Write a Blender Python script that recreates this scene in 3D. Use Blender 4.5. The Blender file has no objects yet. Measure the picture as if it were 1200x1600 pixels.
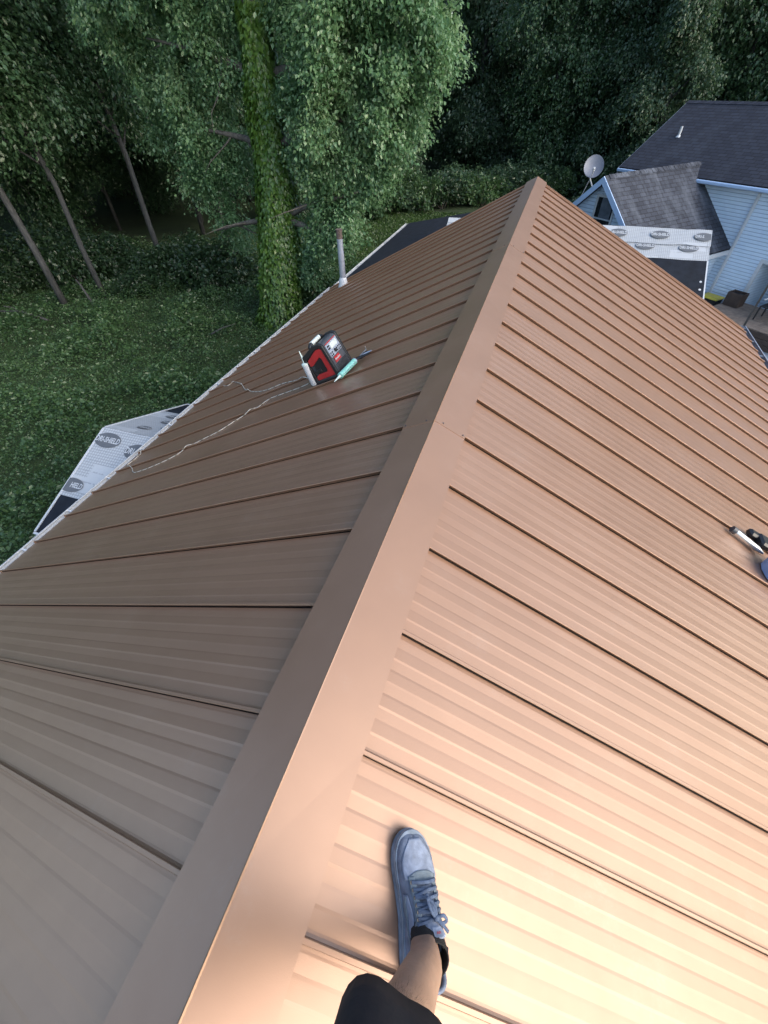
import bpy, math, random
import numpy as np
from mathutils import Vector, Matrix, noise

# ------------------------------------------------------------------ camera, sky, sun, exposure
scene = bpy.context.scene
COL = scene.collection
R_ = Vector((0.95, 0.312, -0.02)); F_ = Vector((-0.229, 0.65, -0.725))
YAW, PIT, ROL, FPX = -0.3392, 0.8107, -0.0297, 644.06
CX, CZ = 0.3544, 1.2721
cy, sy, cp, sp = math.cos(YAW), math.sin(YAW), math.cos(PIT), math.sin(PIT)
F_ = Vector((sy * cp, cy * cp, -sp)); r0 = Vector((cy, -sy, 0)); u0 = r0.cross(F_)
R_ = math.cos(ROL) * r0 + math.sin(ROL) * u0
U_ = -math.sin(ROL) * r0 + math.cos(ROL) * u0
CAM = Vector((CX, 0, CZ))
cd = bpy.data.cameras.new('camera'); cam = bpy.data.objects.new('camera', cd); COL.objects.link(cam)
cd.sensor_fit = 'AUTO'; cd.sensor_width = 36; cd.lens = 36 * FPX / 1600
cd.clip_start = 0.01; cd.clip_end = 2000
cam.matrix_world = Matrix(((R_.x, U_.x, -F_.x, CAM.x), (R_.y, U_.y, -F_.y, CAM.y), (R_.z, U_.z, -F_.z, CAM.z), (0, 0, 0, 1)))
scene.camera = cam

SUN_AZ, SUN_EL = math.radians(104), math.radians(31)
world = bpy.data.worlds.new('World'); scene.world = world; world.use_nodes = True
wn = world.node_tree
sky = wn.nodes.new('ShaderNodeTexSky'); sky.sky_type = 'NISHITA'; sky.sun_disc = False
sky.sun_elevation = SUN_EL; sky.sun_rotation = SUN_AZ
sky.air_density = 1.0; sky.dust_density = 2.2; sky.ozone_density = .5
bg = wn.nodes['Background']; bg.inputs['Strength'].default_value = 0.15
wn.links.new(sky.outputs[0], bg.inputs['Color'])
sl = bpy.data.lights.new('sun', 'SUN'); sl.energy = 0.55; sl.angle = math.radians(60); sl.color = (.94, .98, 1)
sun = bpy.data.objects.new('sun', sl); COL.objects.link(sun)
SEL = SUN_EL
sdir = Vector((math.sin(SUN_AZ) * math.cos(SEL), math.cos(SUN_AZ) * math.cos(SEL), math.sin(SEL)))
sun.rotation_euler = sdir.to_track_quat('Z', 'Y').to_euler()
scene.view_settings.view_transform = 'Standard'; scene.view_settings.look = 'None'
scene.view_settings.gamma = 1; scene.view_settings.exposure = 1.36
scene.render.resolution_x = 768; scene.render.resolution_y = 1024

# ------------------------------------------------------------------ helpers
PI = math.pi
V = Vector
def ray(px, py): return F_ + R_ * ((px - 600) / FPX) - U_ * ((py - 800) / FPX)
def hit(px, py, n, d):
    v = ray(px, py); n = V(n); return CAM + v * ((d - n.dot(CAM)) / n.dot(v))
def atY(px, py, y): return hit(px, py, (0, 1, 0), y)
def atZ(px, py, z): return hit(px, py, (0, 0, 1), z)
TH = math.atan(.5); CT, ST = math.cos(TH), math.sin(TH)
NL = V((-ST, 0, CT)); NR = V((ST, 0, CT)); DL = V((-CT, 0, -ST)); DR = V((CT, 0, -ST)); YY = V((0, 1, 0)); ZZ = V((0, 0, 1))
GZ = -5.0

class MB:
    def __init__(s): s.v = []; s.f = []; s.m = []
    def add(s, vs, fs, m=0):
        o = len(s.v); s.v += [tuple(v) for v in vs]; s.f += [tuple(i + o for i in f) for f in fs]; s.m += [m] * len(fs)
    def box(s, c, sz, M=None, m=0, taper=1.0):
        x, y, z = [a / 2 for a in sz]; vs = []
        for dz in (-z, z):
            t = taper if dz > 0 else 1
            for dx, dy in ((-x, -y), (x, -y), (x, y), (-x, y)): vs.append(V((dx * t, dy * t, dz)))
        if M is not None: vs = [M @ v for v in vs]
        vs = [v + V(c) for v in vs]
        s.add(vs, [(3, 2, 1, 0), (4, 5, 6, 7), (0, 1, 5, 4), (1, 2, 6, 5), (2, 3, 7, 6), (3, 0, 4, 7)], m)
    def bbox(s, c, sz, b, M=None, m=0):  # box with chamfered edges
        x, y, z = [a / 2 for a in sz]; vs = []
        import itertools
        idx = {}
        for sx, sy_, sz_ in itertools.product((-1, 1), repeat=3):
            for ax in range(3):
                p = [sx * (x - b), sy_ * (y - b), sz_ * (z - b)]; p[ax] += (sx, sy_, sz_)[ax] * b
                idx[(sx, sy_, sz_, ax)] = len(vs); vs.append(V(p))
        fs = []
        for ax in range(3):
            o = [a for a in range(3) if a != ax]
            for sg in (-1, 1):
                q = []
                for s1, s2 in ((-1, -1), (1, -1), (1, 1), (-1, 1)):
                    k = [0, 0, 0]; k[ax] = sg; k[o[0]] = s1; k[o[1]] = s2; q.append(idx[(*k, ax)])
                fs.append(q if (sg > 0) != (ax == 1) else q[::-1])
            for s1 in (-1, 1):
                for s2 in (-1, 1):
                    k1 = [0, 0, 0]; k1[o[0]] = s1; k1[o[1]] = s2
                    ka = k1[:]; ka[ax] = -1; kb = k1[:]; kb[ax] = 1
                    fs.append([idx[(*ka, o[0])], idx[(*kb, o[0])], idx[(*kb, o[1])], idx[(*ka, o[1])]])
        for c8 in itertools.product((-1, 1), repeat=3): fs.append([idx[(*c8, a)] for a in range(3)])
        if M is not None: vs = [M @ v for v in vs]
        s.add([v + V(c) for v in vs], fs, m)
    def tube(s, pts, rad, n=8, m=0, caps=True, alt=None, flat=1.0, up=None):
        pts = [V(p) for p in pts]; k = len(pts)
        rad = rad if hasattr(rad, '__len__') else [rad] * k
        o = len(s.v); ref = None
        for i, p in enumerate(pts):
            t = (pts[min(i + 1, k - 1)] - pts[max(i - 1, 0)]).normalized()
            if ref is None:
                ref = V(up) if up is not None else (V((0, 0, 1)) if abs(t.z) < .9 else V((1, 0, 0)))
            a = (ref - t * ref.dot(t)).normalized(); b = t.cross(a)
            if up is None: ref = a
            for j in range(n):
                w = 2 * PI * j / n; s.v.append(tuple(p + a * (math.cos(w) * rad[i] * flat) + b * (math.sin(w) * rad[i])))
        for i in range(k - 1):
            for j in range(n):
                a = o + i * n + j; b = o + i * n + (j + 1) % n
                s.f.append((a, b, b + n, a + n)); s.m.append(m if alt is None else alt(i, j))
        if caps:
            s.f.append(tuple(o + j for j in reversed(range(n)))); s.m.append(m)
            s.f.append(tuple(o + (k - 1) * n + j for j in range(n))); s.m.append(m)
    def grid(s, fn, nu, nv, m=0):
        o = len(s.v)
        for i in range(nu + 1):
            for j in range(nv + 1): s.v.append(tuple(fn(i / nu, j / nv)))
        for i in range(nu):
            for j in range(nv):
                a = o + i * (nv + 1) + j; s.f.append((a, a + nv + 1, a + nv + 2, a + 1)); s.m.append(m)
    def prism(s, poly, d, m=0):          # poly: 3-D points, extruded by vector d
        n = len(poly); d = V(d); vs = [V(p) for p in poly] + [V(p) + d for p in poly]
        s.add(vs, [tuple(range(n))[::-1], tuple(range(n, 2 * n))] + [(i, (i + 1) % n, (i + 1) % n + n, i + n) for i in range(n)], m)
    def mesh(s, name, mats, smooth=False):
        me = bpy.data.meshes.new(name); me.from_pydata(s.v, [], s.f)
        for mt in (mats if isinstance(mats, (list, tuple)) else [mats]): me.materials.append(mt)
        me.polygons.foreach_set('material_index', s.m)
        me.validate(); me.update()
        import bmesh
        bm = bmesh.new(); bm.from_mesh(me); bmesh.ops.recalc_face_normals(bm, faces=bm.faces[:]); bm.to_mesh(me); bm.free()
        if smooth is not False:
            me.polygons.foreach_set('use_smooth', [True] * len(me.polygons))
            if smooth is not True: me.set_sharp_from_angle(angle=math.radians(smooth))
        return me
    def build(s, name, mats, parent=None, smooth=False, **k):
        return link(name, s.mesh(name, mats, smooth), parent, **k)

def link(name, me, parent=None, M=None, local=False):
    o = bpy.data.objects.new(name, me); COL.objects.link(o)
    if M is not None: o.matrix_world = M
    if parent is not None:
        o.parent = parent
        if not local: o.matrix_parent_inverse = PINV[parent.name]
        PINV[o.name] = o.matrix_basis.inverted()
    else:
        PINV[o.name] = o.matrix_basis.inverted()
    return o
PINV = {}
def tag(o, label, cat, group=None):
    o['label'] = label; o['category'] = cat
    if group: o['group'] = group
    return o
def thing(name, label, cat, loc=(0, 0, 0), group=None):
    o = bpy.data.objects.new(name, None); COL.objects.link(o); o.location = loc; o.empty_display_size = .1
    PINV[o.name] = Matrix.Translation(-V(loc))
    return tag(o, label, cat, group)
def kind(o, k): o['kind'] = k; return o

# ------------------------------------------------------------------ materials
MATS = {}
def nodes(name):
    m = bpy.data.materials.new(name); m.use_nodes = True; nt = m.node_tree
    MATS[name] = m
    return m, nt, nt.nodes['Principled BSDF'], nt.links
def N(nt, t, **k):
    n = nt.nodes.new(t)
    for a, b in k.items():
        if a in n.inputs: n.inputs[a].default_value = b
        else: setattr(n, a, b)
    return n
def coords(nt, kindc='Object'):
    return N(nt, 'ShaderNodeTexCoord').outputs[kindc]
def ramp(nt, fac, cols, pos):
    r = N(nt, 'ShaderNodeValToRGB'); e = r.color_ramp.elements
    while len(e) < len(cols): e.new(.5)
    for i, (c, p) in enumerate(zip(cols, pos)): e[i].position = p; e[i].color = (*c, 1)
    nt.links.new(fac, r.inputs[0]); return r.outputs[0]
def simple(name, col, rough=.6, var=.12, scale=8, metal=0, bump=0, bscale=60, spec=.5, sub=0):
    m, nt, b, L = nodes(name)
    c = coords(nt); n = N(nt, 'ShaderNodeTexNoise', Scale=scale, Detail=5.0); L.new(c, n.inputs['Vector'])
    lo = tuple(max(0, x * (1 - var)) for x in col); hi = tuple(min(1, x * (1 + var)) for x in col)
    L.new(ramp(nt, n.outputs[0], [lo, hi], [.3, .7]), b.inputs['Base Color'])
    b.inputs['Roughness'].default_value = rough; b.inputs['Metallic'].default_value = metal
    b.inputs['Specular IOR Level'].default_value = spec
    if sub: b.inputs['Subsurface Weight'].default_value = sub; b.inputs['Subsurface Radius'].default_value = (.01, .004, .002)
    if bump:
        n2 = N(nt, 'ShaderNodeTexNoise', Scale=bscale, Detail=4.0); L.new(c, n2.inputs['Vector'])
        bp = N(nt, 'ShaderNodeBump', Strength=bump, Distance=.01); L.new(n2.outputs[0], bp.inputs['Height']); L.new(bp.outputs[0], b.inputs['Normal'])
    return m

def copper():
    m, nt, b, L = nodes('copper_paint')
    c = coords(nt)
    geo = N(nt, 'ShaderNodeNewGeometry')
    n = N(nt, 'ShaderNodeTexNoise', Scale=1.6, Detail=6.0, Roughness=.6); L.new(geo.outputs['Position'], n.inputs['Vector'])
    oi = N(nt, 'ShaderNodeObjectInfo'); scf = N(nt, 'ShaderNodeMixRGB')
    mx = N(nt, 'ShaderNodeMath', operation='MULTIPLY_ADD'); L.new(oi.outputs['Random'], mx.inputs[0]); mx.inputs[1].default_value = .25; L.new(n.outputs[0], mx.inputs[2])
    L.new(ramp(nt, mx.outputs[0], [(.295, .172, .108), (.345, .205, .132)], [.35, .85]), scf.inputs[1])
    # dust film, boot smudges and specks
    d1 = N(nt, 'ShaderNodeTexNoise', Scale=3.2, Detail=9.0, Roughness=.72); L.new(geo.outputs['Position'], d1.inputs['Vector'])
    d2 = N(nt, 'ShaderNodeTexNoise', Scale=95.0, Detail=3.0, Roughness=.6); L.new(geo.outputs['Position'], d2.inputs['Vector'])
    dm = N(nt, 'ShaderNodeMath', operation='MULTIPLY'); L.new(ramp(nt, d1.outputs[0], [(0, 0, 0), (1, 1, 1)], [.56, .72]), dm.inputs[0]); L.new(ramp(nt, d2.outputs[0], [(.2, .2, .2), (1, 1, 1)], [.45, .65]), dm.inputs[1])
    dk = N(nt, 'ShaderNodeMath', operation='MULTIPLY'); L.new(dm.outputs[0], dk.inputs[0]); dk.inputs[1].default_value = .22; L.new(dk.outputs[0], scf.inputs[0]); scf.inputs[2].default_value = (.36, .32, .28, 1)
    L.new(scf.outputs[0], b.inputs['Base Color'])
    b.inputs['Metallic'].default_value = .35; b.inputs['Coat Weight'].default_value = .36; b.inputs['Coat IOR'].default_value = 1.6; b.inputs['Coat Roughness'].default_value = .36; b.inputs['Specular IOR Level'].default_value = .5
    # roughness: fine dust, hand smears and scuffs
    n2 = N(nt, 'ShaderNodeTexNoise', Scale=9.0, Detail=8.0, Roughness=.7); L.new(geo.outputs['Position'], n2.inputs['Vector'])
    rr = N(nt, 'ShaderNodeMapRange'); L.new(n2.outputs[0], rr.inputs[0]); rr.inputs[1].default_value = .3; rr.inputs[2].default_value = .75; rr.inputs[3].default_value = .37; rr.inputs[4].default_value = .44
    L.new(rr.outputs[0], b.inputs['Roughness'])
    # oil canning: broad soft waves plus orange peel
    mp = N(nt, 'ShaderNodeMapping'); mp.inputs['Scale'].default_value = (.9, 3.0, .9); L.new(geo.outputs['Position'], mp.inputs[0])
    w = N(nt, 'ShaderNodeTexNoise', Scale=1.3, Detail=1.0); L.new(mp.outputs[0], w.inputs['Vector'])
    bp = N(nt, 'ShaderNodeBump', Strength=.25, Distance=.010); L.new(w.outputs[0], bp.inputs['Height'])
    f = N(nt, 'ShaderNodeTexNoise', Scale=420.0, Detail=2.0); L.new(geo.outputs['Position'], f.inputs['Vector'])
    bp2 = N(nt, 'ShaderNodeBump', Strength=.12, Distance=.001); L.new(f.outputs[0], bp2.inputs['Height']); L.new(bp.outputs[0], bp2.inputs['Normal'])
    L.new(bp2.outputs[0], b.inputs['Normal'])
    return m
def leafmat(name, c1, c2, c3, trans=.35, rough=.36):
    m, nt, b, L = nodes(name)
    g = N(nt, 'ShaderNodeNewGeometry')
    n = N(nt, 'ShaderNodeTexNoise', Scale=.55, Detail=3.0); L.new(g.outputs['Position'], n.inputs['Vector'])
    a = N(nt, 'ShaderNodeMath', operation='MULTIPLY_ADD'); L.new(g.outputs['Random Per Island'], a.inputs[0]); a.inputs[1].default_value = .5
    s = N(nt, 'ShaderNodeMath', operation='SUBTRACT'); L.new(n.outputs[0], s.inputs[0]); s.inputs[1].default_value = .25; L.new(s.outputs[0], a.inputs[2])
    col = ramp(nt, a.outputs[0], [c1, c2, c3], [.1, .5, .9])
    L.new(col, b.inputs['Base Color']); b.inputs['Roughness'].default_value = rough; b.inputs['Specular IOR Level'].default_value = .6
    t = N(nt, 'ShaderNodeBsdfTranslucent'); 
    hs = N(nt, 'ShaderNodeHueSaturation', Saturation=1.15, Value=1.5, Hue=.485); L.new(col, hs.inputs['Color']); L.new(hs.outputs[0], t.inputs[0])
    mx = N(nt, 'ShaderNodeMixShader'); mx.inputs[0].default_value = trans; L.new(b.outputs[0], mx.inputs[1]); L.new(t.outputs[0], mx.inputs[2])
    L.new(mx.outputs[0], nt.nodes['Material Output'].inputs[0]); return m
def bark(name, a, b_):
    m, nt, b, L = nodes(name); c = coords(nt)
    mp = N(nt, 'ShaderNodeMapping'); mp.inputs['Scale'].default_value = (7, 7, 1.2); L.new(c, mp.inputs[0])
    n = N(nt, 'ShaderNodeTexNoise', Scale=3.0, Detail=6.0, Roughness=.65); L.new(mp.outputs[0], n.inputs['Vector'])
    L.new(ramp(nt, n.outputs[0], [a, b_], [.35, .68]), b.inputs['Base Color']); b.inputs['Roughness'].default_value = .9
    bp = N(nt, 'ShaderNodeBump', Strength=.7, Distance=.03); L.new(n.outputs[0], bp.inputs['Height']); L.new(bp.outputs[0], b.inputs['Normal']); return m
def shingles(name, a, b_, wear):
    m, nt, b, L = nodes(name); c = coords(nt)
    br = N(nt, 'ShaderNodeTexBrick', Scale=1.0); br.offset = .5
    br.inputs['Color1'].default_value = (*a, 1); br.inputs['Color2'].default_value = (*b_, 1); br.inputs['Mortar'].default_value = (a[0] * .35, a[1] * .35, a[2] * .35, 1)
    br.inputs['Mortar Size'].default_value = .012; br.inputs['Mortar Smooth'].default_value = .3; br.inputs['Brick Width'].default_value = .3; br.inputs['Row Height'].default_value = .14; br.inputs['Bias'].default_value = -.1
    L.new(c, br.inputs['Vector'])
    # rain streaks that bleach the granules (run down the slope = local y)
    mp = N(nt, 'ShaderNodeMapping'); mp.inputs['Scale'].default_value = (1.4, .35, 1); L.new(c, mp.inputs[0])
    n = N(nt, 'ShaderNodeTexNoise', Scale=1.1, Detail=5.0, Roughness=.6); L.new(mp.outputs[0], n.inputs['Vector'])
    f = N(nt, 'ShaderNodeMapRange'); L.new(n.outputs[0], f.inputs[0]); f.inputs[1].default_value = .48; f.inputs[2].default_value = .75; f.inputs[3].default_value = 0; f.inputs[4].default_value = wear
    g = N(nt, 'ShaderNodeTexNoise', Scale=45.0, Detail=3.0); L.new(c, g.inputs['Vector'])
    mg = N(nt, 'ShaderNodeMath', operation='MULTIPLY'); L.new(f.outputs[0], mg.inputs[0]); L.new(g.outputs[0], mg.inputs[1])
    mx = N(nt, 'ShaderNodeMixRGB'); L.new(mg.outputs[0], mx.inputs[0]); L.new(br.outputs[0], mx.inputs[1]); mx.inputs[2].default_value = (.22, .25, .30, 1)
    L.new(mx.outputs[0], b.inputs['Base Color']); b.inputs['Roughness'].default_value = .9
    bp = N(nt, 'ShaderNodeBump', Strength=.6, Distance=.012); L.new(br.outputs['Fac'], bp.inputs['Height']); bp.invert = True; L.new(bp.outputs[0], b.inputs['Normal'])
    return m
def underlay():
    # white woven sheet with printed measuring grid in patches and rows of fine print (flat print)
    m, nt, b, L = nodes('underlay_print'); c = coords(nt)
    sep = N(nt, 'ShaderNodeSeparateXYZ'); L.new(c, sep.inputs[0])
    def mth(op, a, bb=None, cc=None):
        n = N(nt, 'ShaderNodeMath', operation=op)
        for i, x in enumerate((a, bb, cc)):
            if x is None: continue
            if isinstance(x, (int, float)): n.inputs[i].default_value = x
            else: L.new(x, n.inputs[i])
        return n.outputs[0]
    x, y = sep.outputs[0], sep.outputs[1]
    gx = mth('GREATER_THAN', mth('FRACT', mth('MULTIPLY', x, 1 / .045)), .72)
    gy = mth('GREATER_THAN', mth('FRACT', mth('MULTIPLY', y, 1 / .045)), .72)
    grid = mth('MAXIMUM', gx, gy)
    ck = N(nt, 'ShaderNodeTexBrick', Scale=1.0); ck.offset = .5; L.new(c, ck.inputs['Vector'])
    ck.inputs['Brick Width'].default_value = .52; ck.inputs['Row Height'].default_value = .24; ck.inputs['Mortar Size'].default_value = .0
    ck.inputs['Color1'].default_value = (0, 0, 0, 1); ck.inputs['Color2'].default_value = (1, 1, 1, 1); ck.inputs['Bias'].default_value = .15
    patch = mth('GREATER_THAN', ck.outputs[0], .42)
    tx = mth('GREATER_THAN', mth('FRACT', mth('MULTIPLY', y, 1 / .18)), .88)
    nn = N(nt, 'ShaderNodeTexNoise', Scale=14.0, Detail=2.0); L.new(c, nn.inputs['Vector'])
    words = mth('MULTIPLY', tx, mth('GREATER_THAN', nn.outputs[0], .5))
    ink = mth('MAXIMUM', mth('MULTIPLY', grid, patch), mth('MULTIPLY', words, .8))
    ink = mth('MULTIPLY', ink, .45)
    mx = N(nt, 'ShaderNodeMixRGB'); L.new(ink, mx.inputs[0]); mx.inputs[1].default_value = (.42, .45, .48, 1); mx.inputs[2].default_value = (.09, .10, .115, 1)
    L.new(mx.outputs[0], b.inputs['Base Color']); b.inputs['Roughness'].default_value = .5
    w = N(nt, 'ShaderNodeTexNoise', Scale=3.5, Detail=3.0); L.new(c, w.inputs['Vector'])
    bp = N(nt, 'ShaderNodeBump', Strength=.5, Distance=.03); L.new(w.outputs[0], bp.inputs['Height']); L.new(bp.outputs[0], b.inputs['Normal'])
    return m
def groundmat():
    m, nt, b, L = nodes('ground_soil_grass'); g = N(nt, 'ShaderNodeNewGeometry')
    n = N(nt, 'ShaderNodeTexNoise', Scale=.35, Detail=8.0, Roughness=.7); L.new(g.outputs['Position'], n.inputs['Vector'])
    L.new(ramp(nt, n.outputs[0], [(.014, .028, .010), (.028, .055, .016), (.035, .045, .02)], [.3, .55, .8]), b.inputs['Base Color']); b.inputs['Roughness'].default_value = .95
    return m

M_COP = copper()
M_WHITE = simple('white_aluminium', (.50, .53, .56), .4, .05)
M_FELT = simple('black_felt', (.010, .014, .022), .85, .35, 5, bump=.3, bscale=120, spec=.25)
M_UND = underlay()
M_INK = simple('grey_ink', (.10, .11, .125), .6, .1)
M_SID = simple('white_vinyl_siding', (.58, .70, .84), .45, .05, 2)
def siding():
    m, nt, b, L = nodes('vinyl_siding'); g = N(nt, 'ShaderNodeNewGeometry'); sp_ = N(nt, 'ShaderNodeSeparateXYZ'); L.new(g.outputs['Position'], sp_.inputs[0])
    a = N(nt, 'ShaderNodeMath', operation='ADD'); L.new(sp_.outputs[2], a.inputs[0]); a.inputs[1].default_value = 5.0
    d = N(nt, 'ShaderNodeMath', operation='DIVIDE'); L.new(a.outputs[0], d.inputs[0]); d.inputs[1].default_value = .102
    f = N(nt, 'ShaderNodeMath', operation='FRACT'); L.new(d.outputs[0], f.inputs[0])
    lap_shade = ramp(nt, f.outputs[0], [(.40, .44, .50), (1, 1, 1), (1, 1, 1), (.40, .44, .50)], [.0, .12, .84, .95])   # shadow line of every lap joint, painted into the siding colour
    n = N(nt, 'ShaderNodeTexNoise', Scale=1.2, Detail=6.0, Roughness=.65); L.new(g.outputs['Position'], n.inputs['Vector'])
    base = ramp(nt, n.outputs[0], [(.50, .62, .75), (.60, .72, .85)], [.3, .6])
    mx = N(nt, 'ShaderNodeMixRGB', blend_type='MULTIPLY'); mx.inputs[0].default_value = 1; L.new(base, mx.inputs[1]); L.new(lap_shade, mx.inputs[2])
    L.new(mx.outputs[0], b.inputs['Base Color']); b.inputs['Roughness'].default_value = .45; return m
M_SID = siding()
M_TRIM = simple('blue_white_fascia', (.40, .54, .76), .45, .05)
M_SH1 = shingles('main_shingles', (.018, .022, .036), (.030, .036, .054), .15)
M_SH2 = shingles('wing_shingles', (.024, .029, .042), (.046, .054, .074), .8)
M_GLASS = simple('dark_window_glass', (.012, .015, .02), .08, .2)
M_CURT = simple('grey_curtain', (.10, .12, .15), .9, .3, 6)
M_WOOD = simple('weathered_deck_boards', (.19, .15, .12), .8, .3, 6)
M_DKWOOD = simple('dark_stained_wood', (.045, .030, .024), .7, .3, 6)
M_TANWOOD = simple('bare_pine_board', (.34, .22, .13), .75, .2, 10)
M_CONC = simple('patio_concrete', (.30, .33, .35), .85, .15, 3, bump=.2)
M_BLACK = simple('black_plastic', (.014, .015, .017), .4, .2)
M_DGREY = simple('charcoal_plastic', (.055, .06, .07), .45, .12, 20)
M_RED = simple('red_plastic', (.36, .022, .024), .42, .12, 12)
M_YEL = simple('yellow_lid_plastic', (.55, .47, .06), .45, .12)
M_GALV = simple('galvanised_steel', (.42, .47, .55), .42, .18, 14, metal=.6)
M_RUST = simple('rusty_steel', (.10, .075, .065), .85, .5, 25)
M_DISH = simple('grey_dish_paint', (.13, .15, .20), .5, .06)
M_LCD = simple('pale_display', (.50, .56, .54), .25, .08)
M_TEAL = simple('teal_cartridge', (.22, .55, .47), .4, .12, 30)
M_PALE = simple('pale_nozzle_plastic', (.60, .72, .68), .4, .05)
M_ROPE1 = simple('rope_white', (.48, .45, .39), .9, .1, 40)
M_ROPE2 = simple('rope_dark', (.20, .18, .14), .9, .2, 40)
M_STEEL = simple('bright_steel', (.62, .62, .62), .3, .05, metal=.9)
M_BLUEP = simple('pale_blue_plastic', (.36, .50, .78), .35, .06)
M_SHOE = simple('pale_blue_leather', (.21, .25, .33), .6, .30, 45, bump=.15, bscale=250)
M_SHOE2 = simple('blue_leather_overlay', (.14, .17, .23), .6, .30, 45, bump=.15, bscale=250)
M_SHOE3 = simple('grey_eyestay_suede', (.15, .19, .22), .8, .14, 60, bump=.2, bscale=300)
M_SOLE = simple('scuffed_sole_rubber', (.20, .245, .30), .7, .3, 45, bump=.2)
M_LACE = simple('slate_blue_lace', (.075, .11, .18), .8, .2, 90, bump=.3, bscale=500)
M_SOCK = simple('black_sock_knit', (.017, .016, .016), .95, .3, 120, bump=.5, bscale=400)
M_SHORT = simple('black_shorts_cloth', (.012, .013, .017), .9, .3, 14, bump=.35, bscale=22)
M_SHIRT = simple('grey_shirt_cloth', (.12, .13, .15), .9, .1)
M_HAIR = simple('dark_hair', (.02, .014, .01), .7, .2)
M_SKIN = simple('skin', (.33, .21, .145), .55, .12, 22, bump=.12, bscale=120, sub=.12)
M_BARK = bark('maple_bark', (.05, .045, .04), (.13, .12, .105))
M_BARK2 = bark('grey_bark', (.025, .027, .028), (.07, .073, .075))
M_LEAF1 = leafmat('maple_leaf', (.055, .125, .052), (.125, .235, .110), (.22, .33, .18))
M_IVY = leafmat('ivy_leaf', (0.0432, 0.1056, 0.0173), (0.0816, 0.1632, 0.0288), (0.1344, 0.2304, 0.048), .25, .35)
M_SHRUB = leafmat('undergrowth_leaf', (.018, .042, .018), (.03, .062, .026), (.045, .085, .038))
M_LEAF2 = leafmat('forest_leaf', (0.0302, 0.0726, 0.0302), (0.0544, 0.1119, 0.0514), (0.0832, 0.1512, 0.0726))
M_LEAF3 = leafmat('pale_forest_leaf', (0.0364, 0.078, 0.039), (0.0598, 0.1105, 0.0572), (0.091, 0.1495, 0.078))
M_WEED = leafmat('weed_leaf', (0.0323, 0.076, 0.0285), (0.0627, 0.1235, 0.0475), (0.0997, 0.1757, 0.0712))
M_GRASS = leafmat('grass_blade', (0.0272, 0.0656, 0.0144), (0.048, 0.096, 0.0224), (0.072, 0.128, 0.036), .2)
M_GROUND = groundmat()

# ------------------------------------------------------------------ ground
mb = MB(); mb.grid(lambda u, v: (-400 + 800 * u, -400 + 800 * v, GZ), 8, 8)
kind(mb.build('ground', M_GROUND), 'structure')

# ------------------------------------------------------------------ the house we stand on
S = .406; LSEAM0, RSEAM0 = -.1226, -.1305; YEND = 9.79; LLEN, RLEN = 4.739, 4.90; HP = -.030
house = thing('metal_roofed_house', 'house under a new copper brown standing seam metal roof with a wide ridge cap', 'house', (0, 3, GZ))
def panel_profile(w, seam=True):
    P = []
    if seam: P += [(.009, -.001), (.006, .008), (-.001, .0185), (-.0015, .0215), (0, .0230), (.010, .0230), (.012, .0210), (.0125, .003), (.019, .0005)]
    else: P += [(0, 0)]
    y = P[-1][0] + .006; P.append((y, 0)); k = 0
    n = 9; span = w - .012 - y; st = span / n; lv = 0
    for i in range(n):
        up = (i % 2 == 1)
        h = .0007 if up else 0; tl = (.0004, -.0006, .00035, -.0005, .0006, -.0004, .0005, -.0006, .0004)[i]
        P.append((y + i * st + (.004 if i else 0), h - tl)); P.append((y + (i + 1) * st - .004, h + tl))
    P.append((w - .010, 0)); P.append((w - .0006, .0))
    return P
def roof_panel_mesh(D, nrm, length, w, prof):
    m = MB(); a = .045
    for i in range(len(prof) - 1):
        (y0, h0), (y1, h1) = prof[i], prof[i + 1]
        A = D * a; B = D * length
        m.add([A + YY * y0 + nrm * (HP + h0), B + YY * y0 + nrm * (HP + h0), B + YY * y1 + nrm * (HP + h1), A + YY * y1 + nrm * (HP + h1)], [(0, 1, 2, 3)])
        # hemmed drip lip
        m.add([B + YY * y0 + nrm * (HP + h0), B + DL * 0 + YY * y0 + V((0, 0, -.03 + HP)), B + YY * y1 + V((0, 0, -.03 + HP)), B + YY * y1 + nrm * (HP + h1)], [(0, 1, 2, 3)])
    # seam end closure
    m.add([D * length + YY * 0 + nrm * HP, D * length + YY * .011 + nrm * HP, D * length + YY * .011 + nrm * (HP + .0245), D * length + nrm * (HP + .0245)], [(0, 1, 2, 3)])
    me = m.mesh('roof_panel', M_COP)
    return me
for D, nrm, length, y0 in ((DL, NL, LLEN, LSEAM0), (DR, NR, RLEN, RSEAM0)):
    full = roof_panel_mesh(D, nrm, length, S, panel_profile(S))
    i = -9
    while y0 + i * S < YEND - .02:
        w = min(S, YEND - (y0 + i * S)); me = full
        if w < S - .01: me = roof_panel_mesh(D, nrm, length, w, [p for p in panel_profile(S) if p[0] < w])
        link('roof_panel', me, house, Matrix.Translation((0, y0 + i * S, 0)))
        i += 1
YB = LSEAM0 - 9 * S
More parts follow.
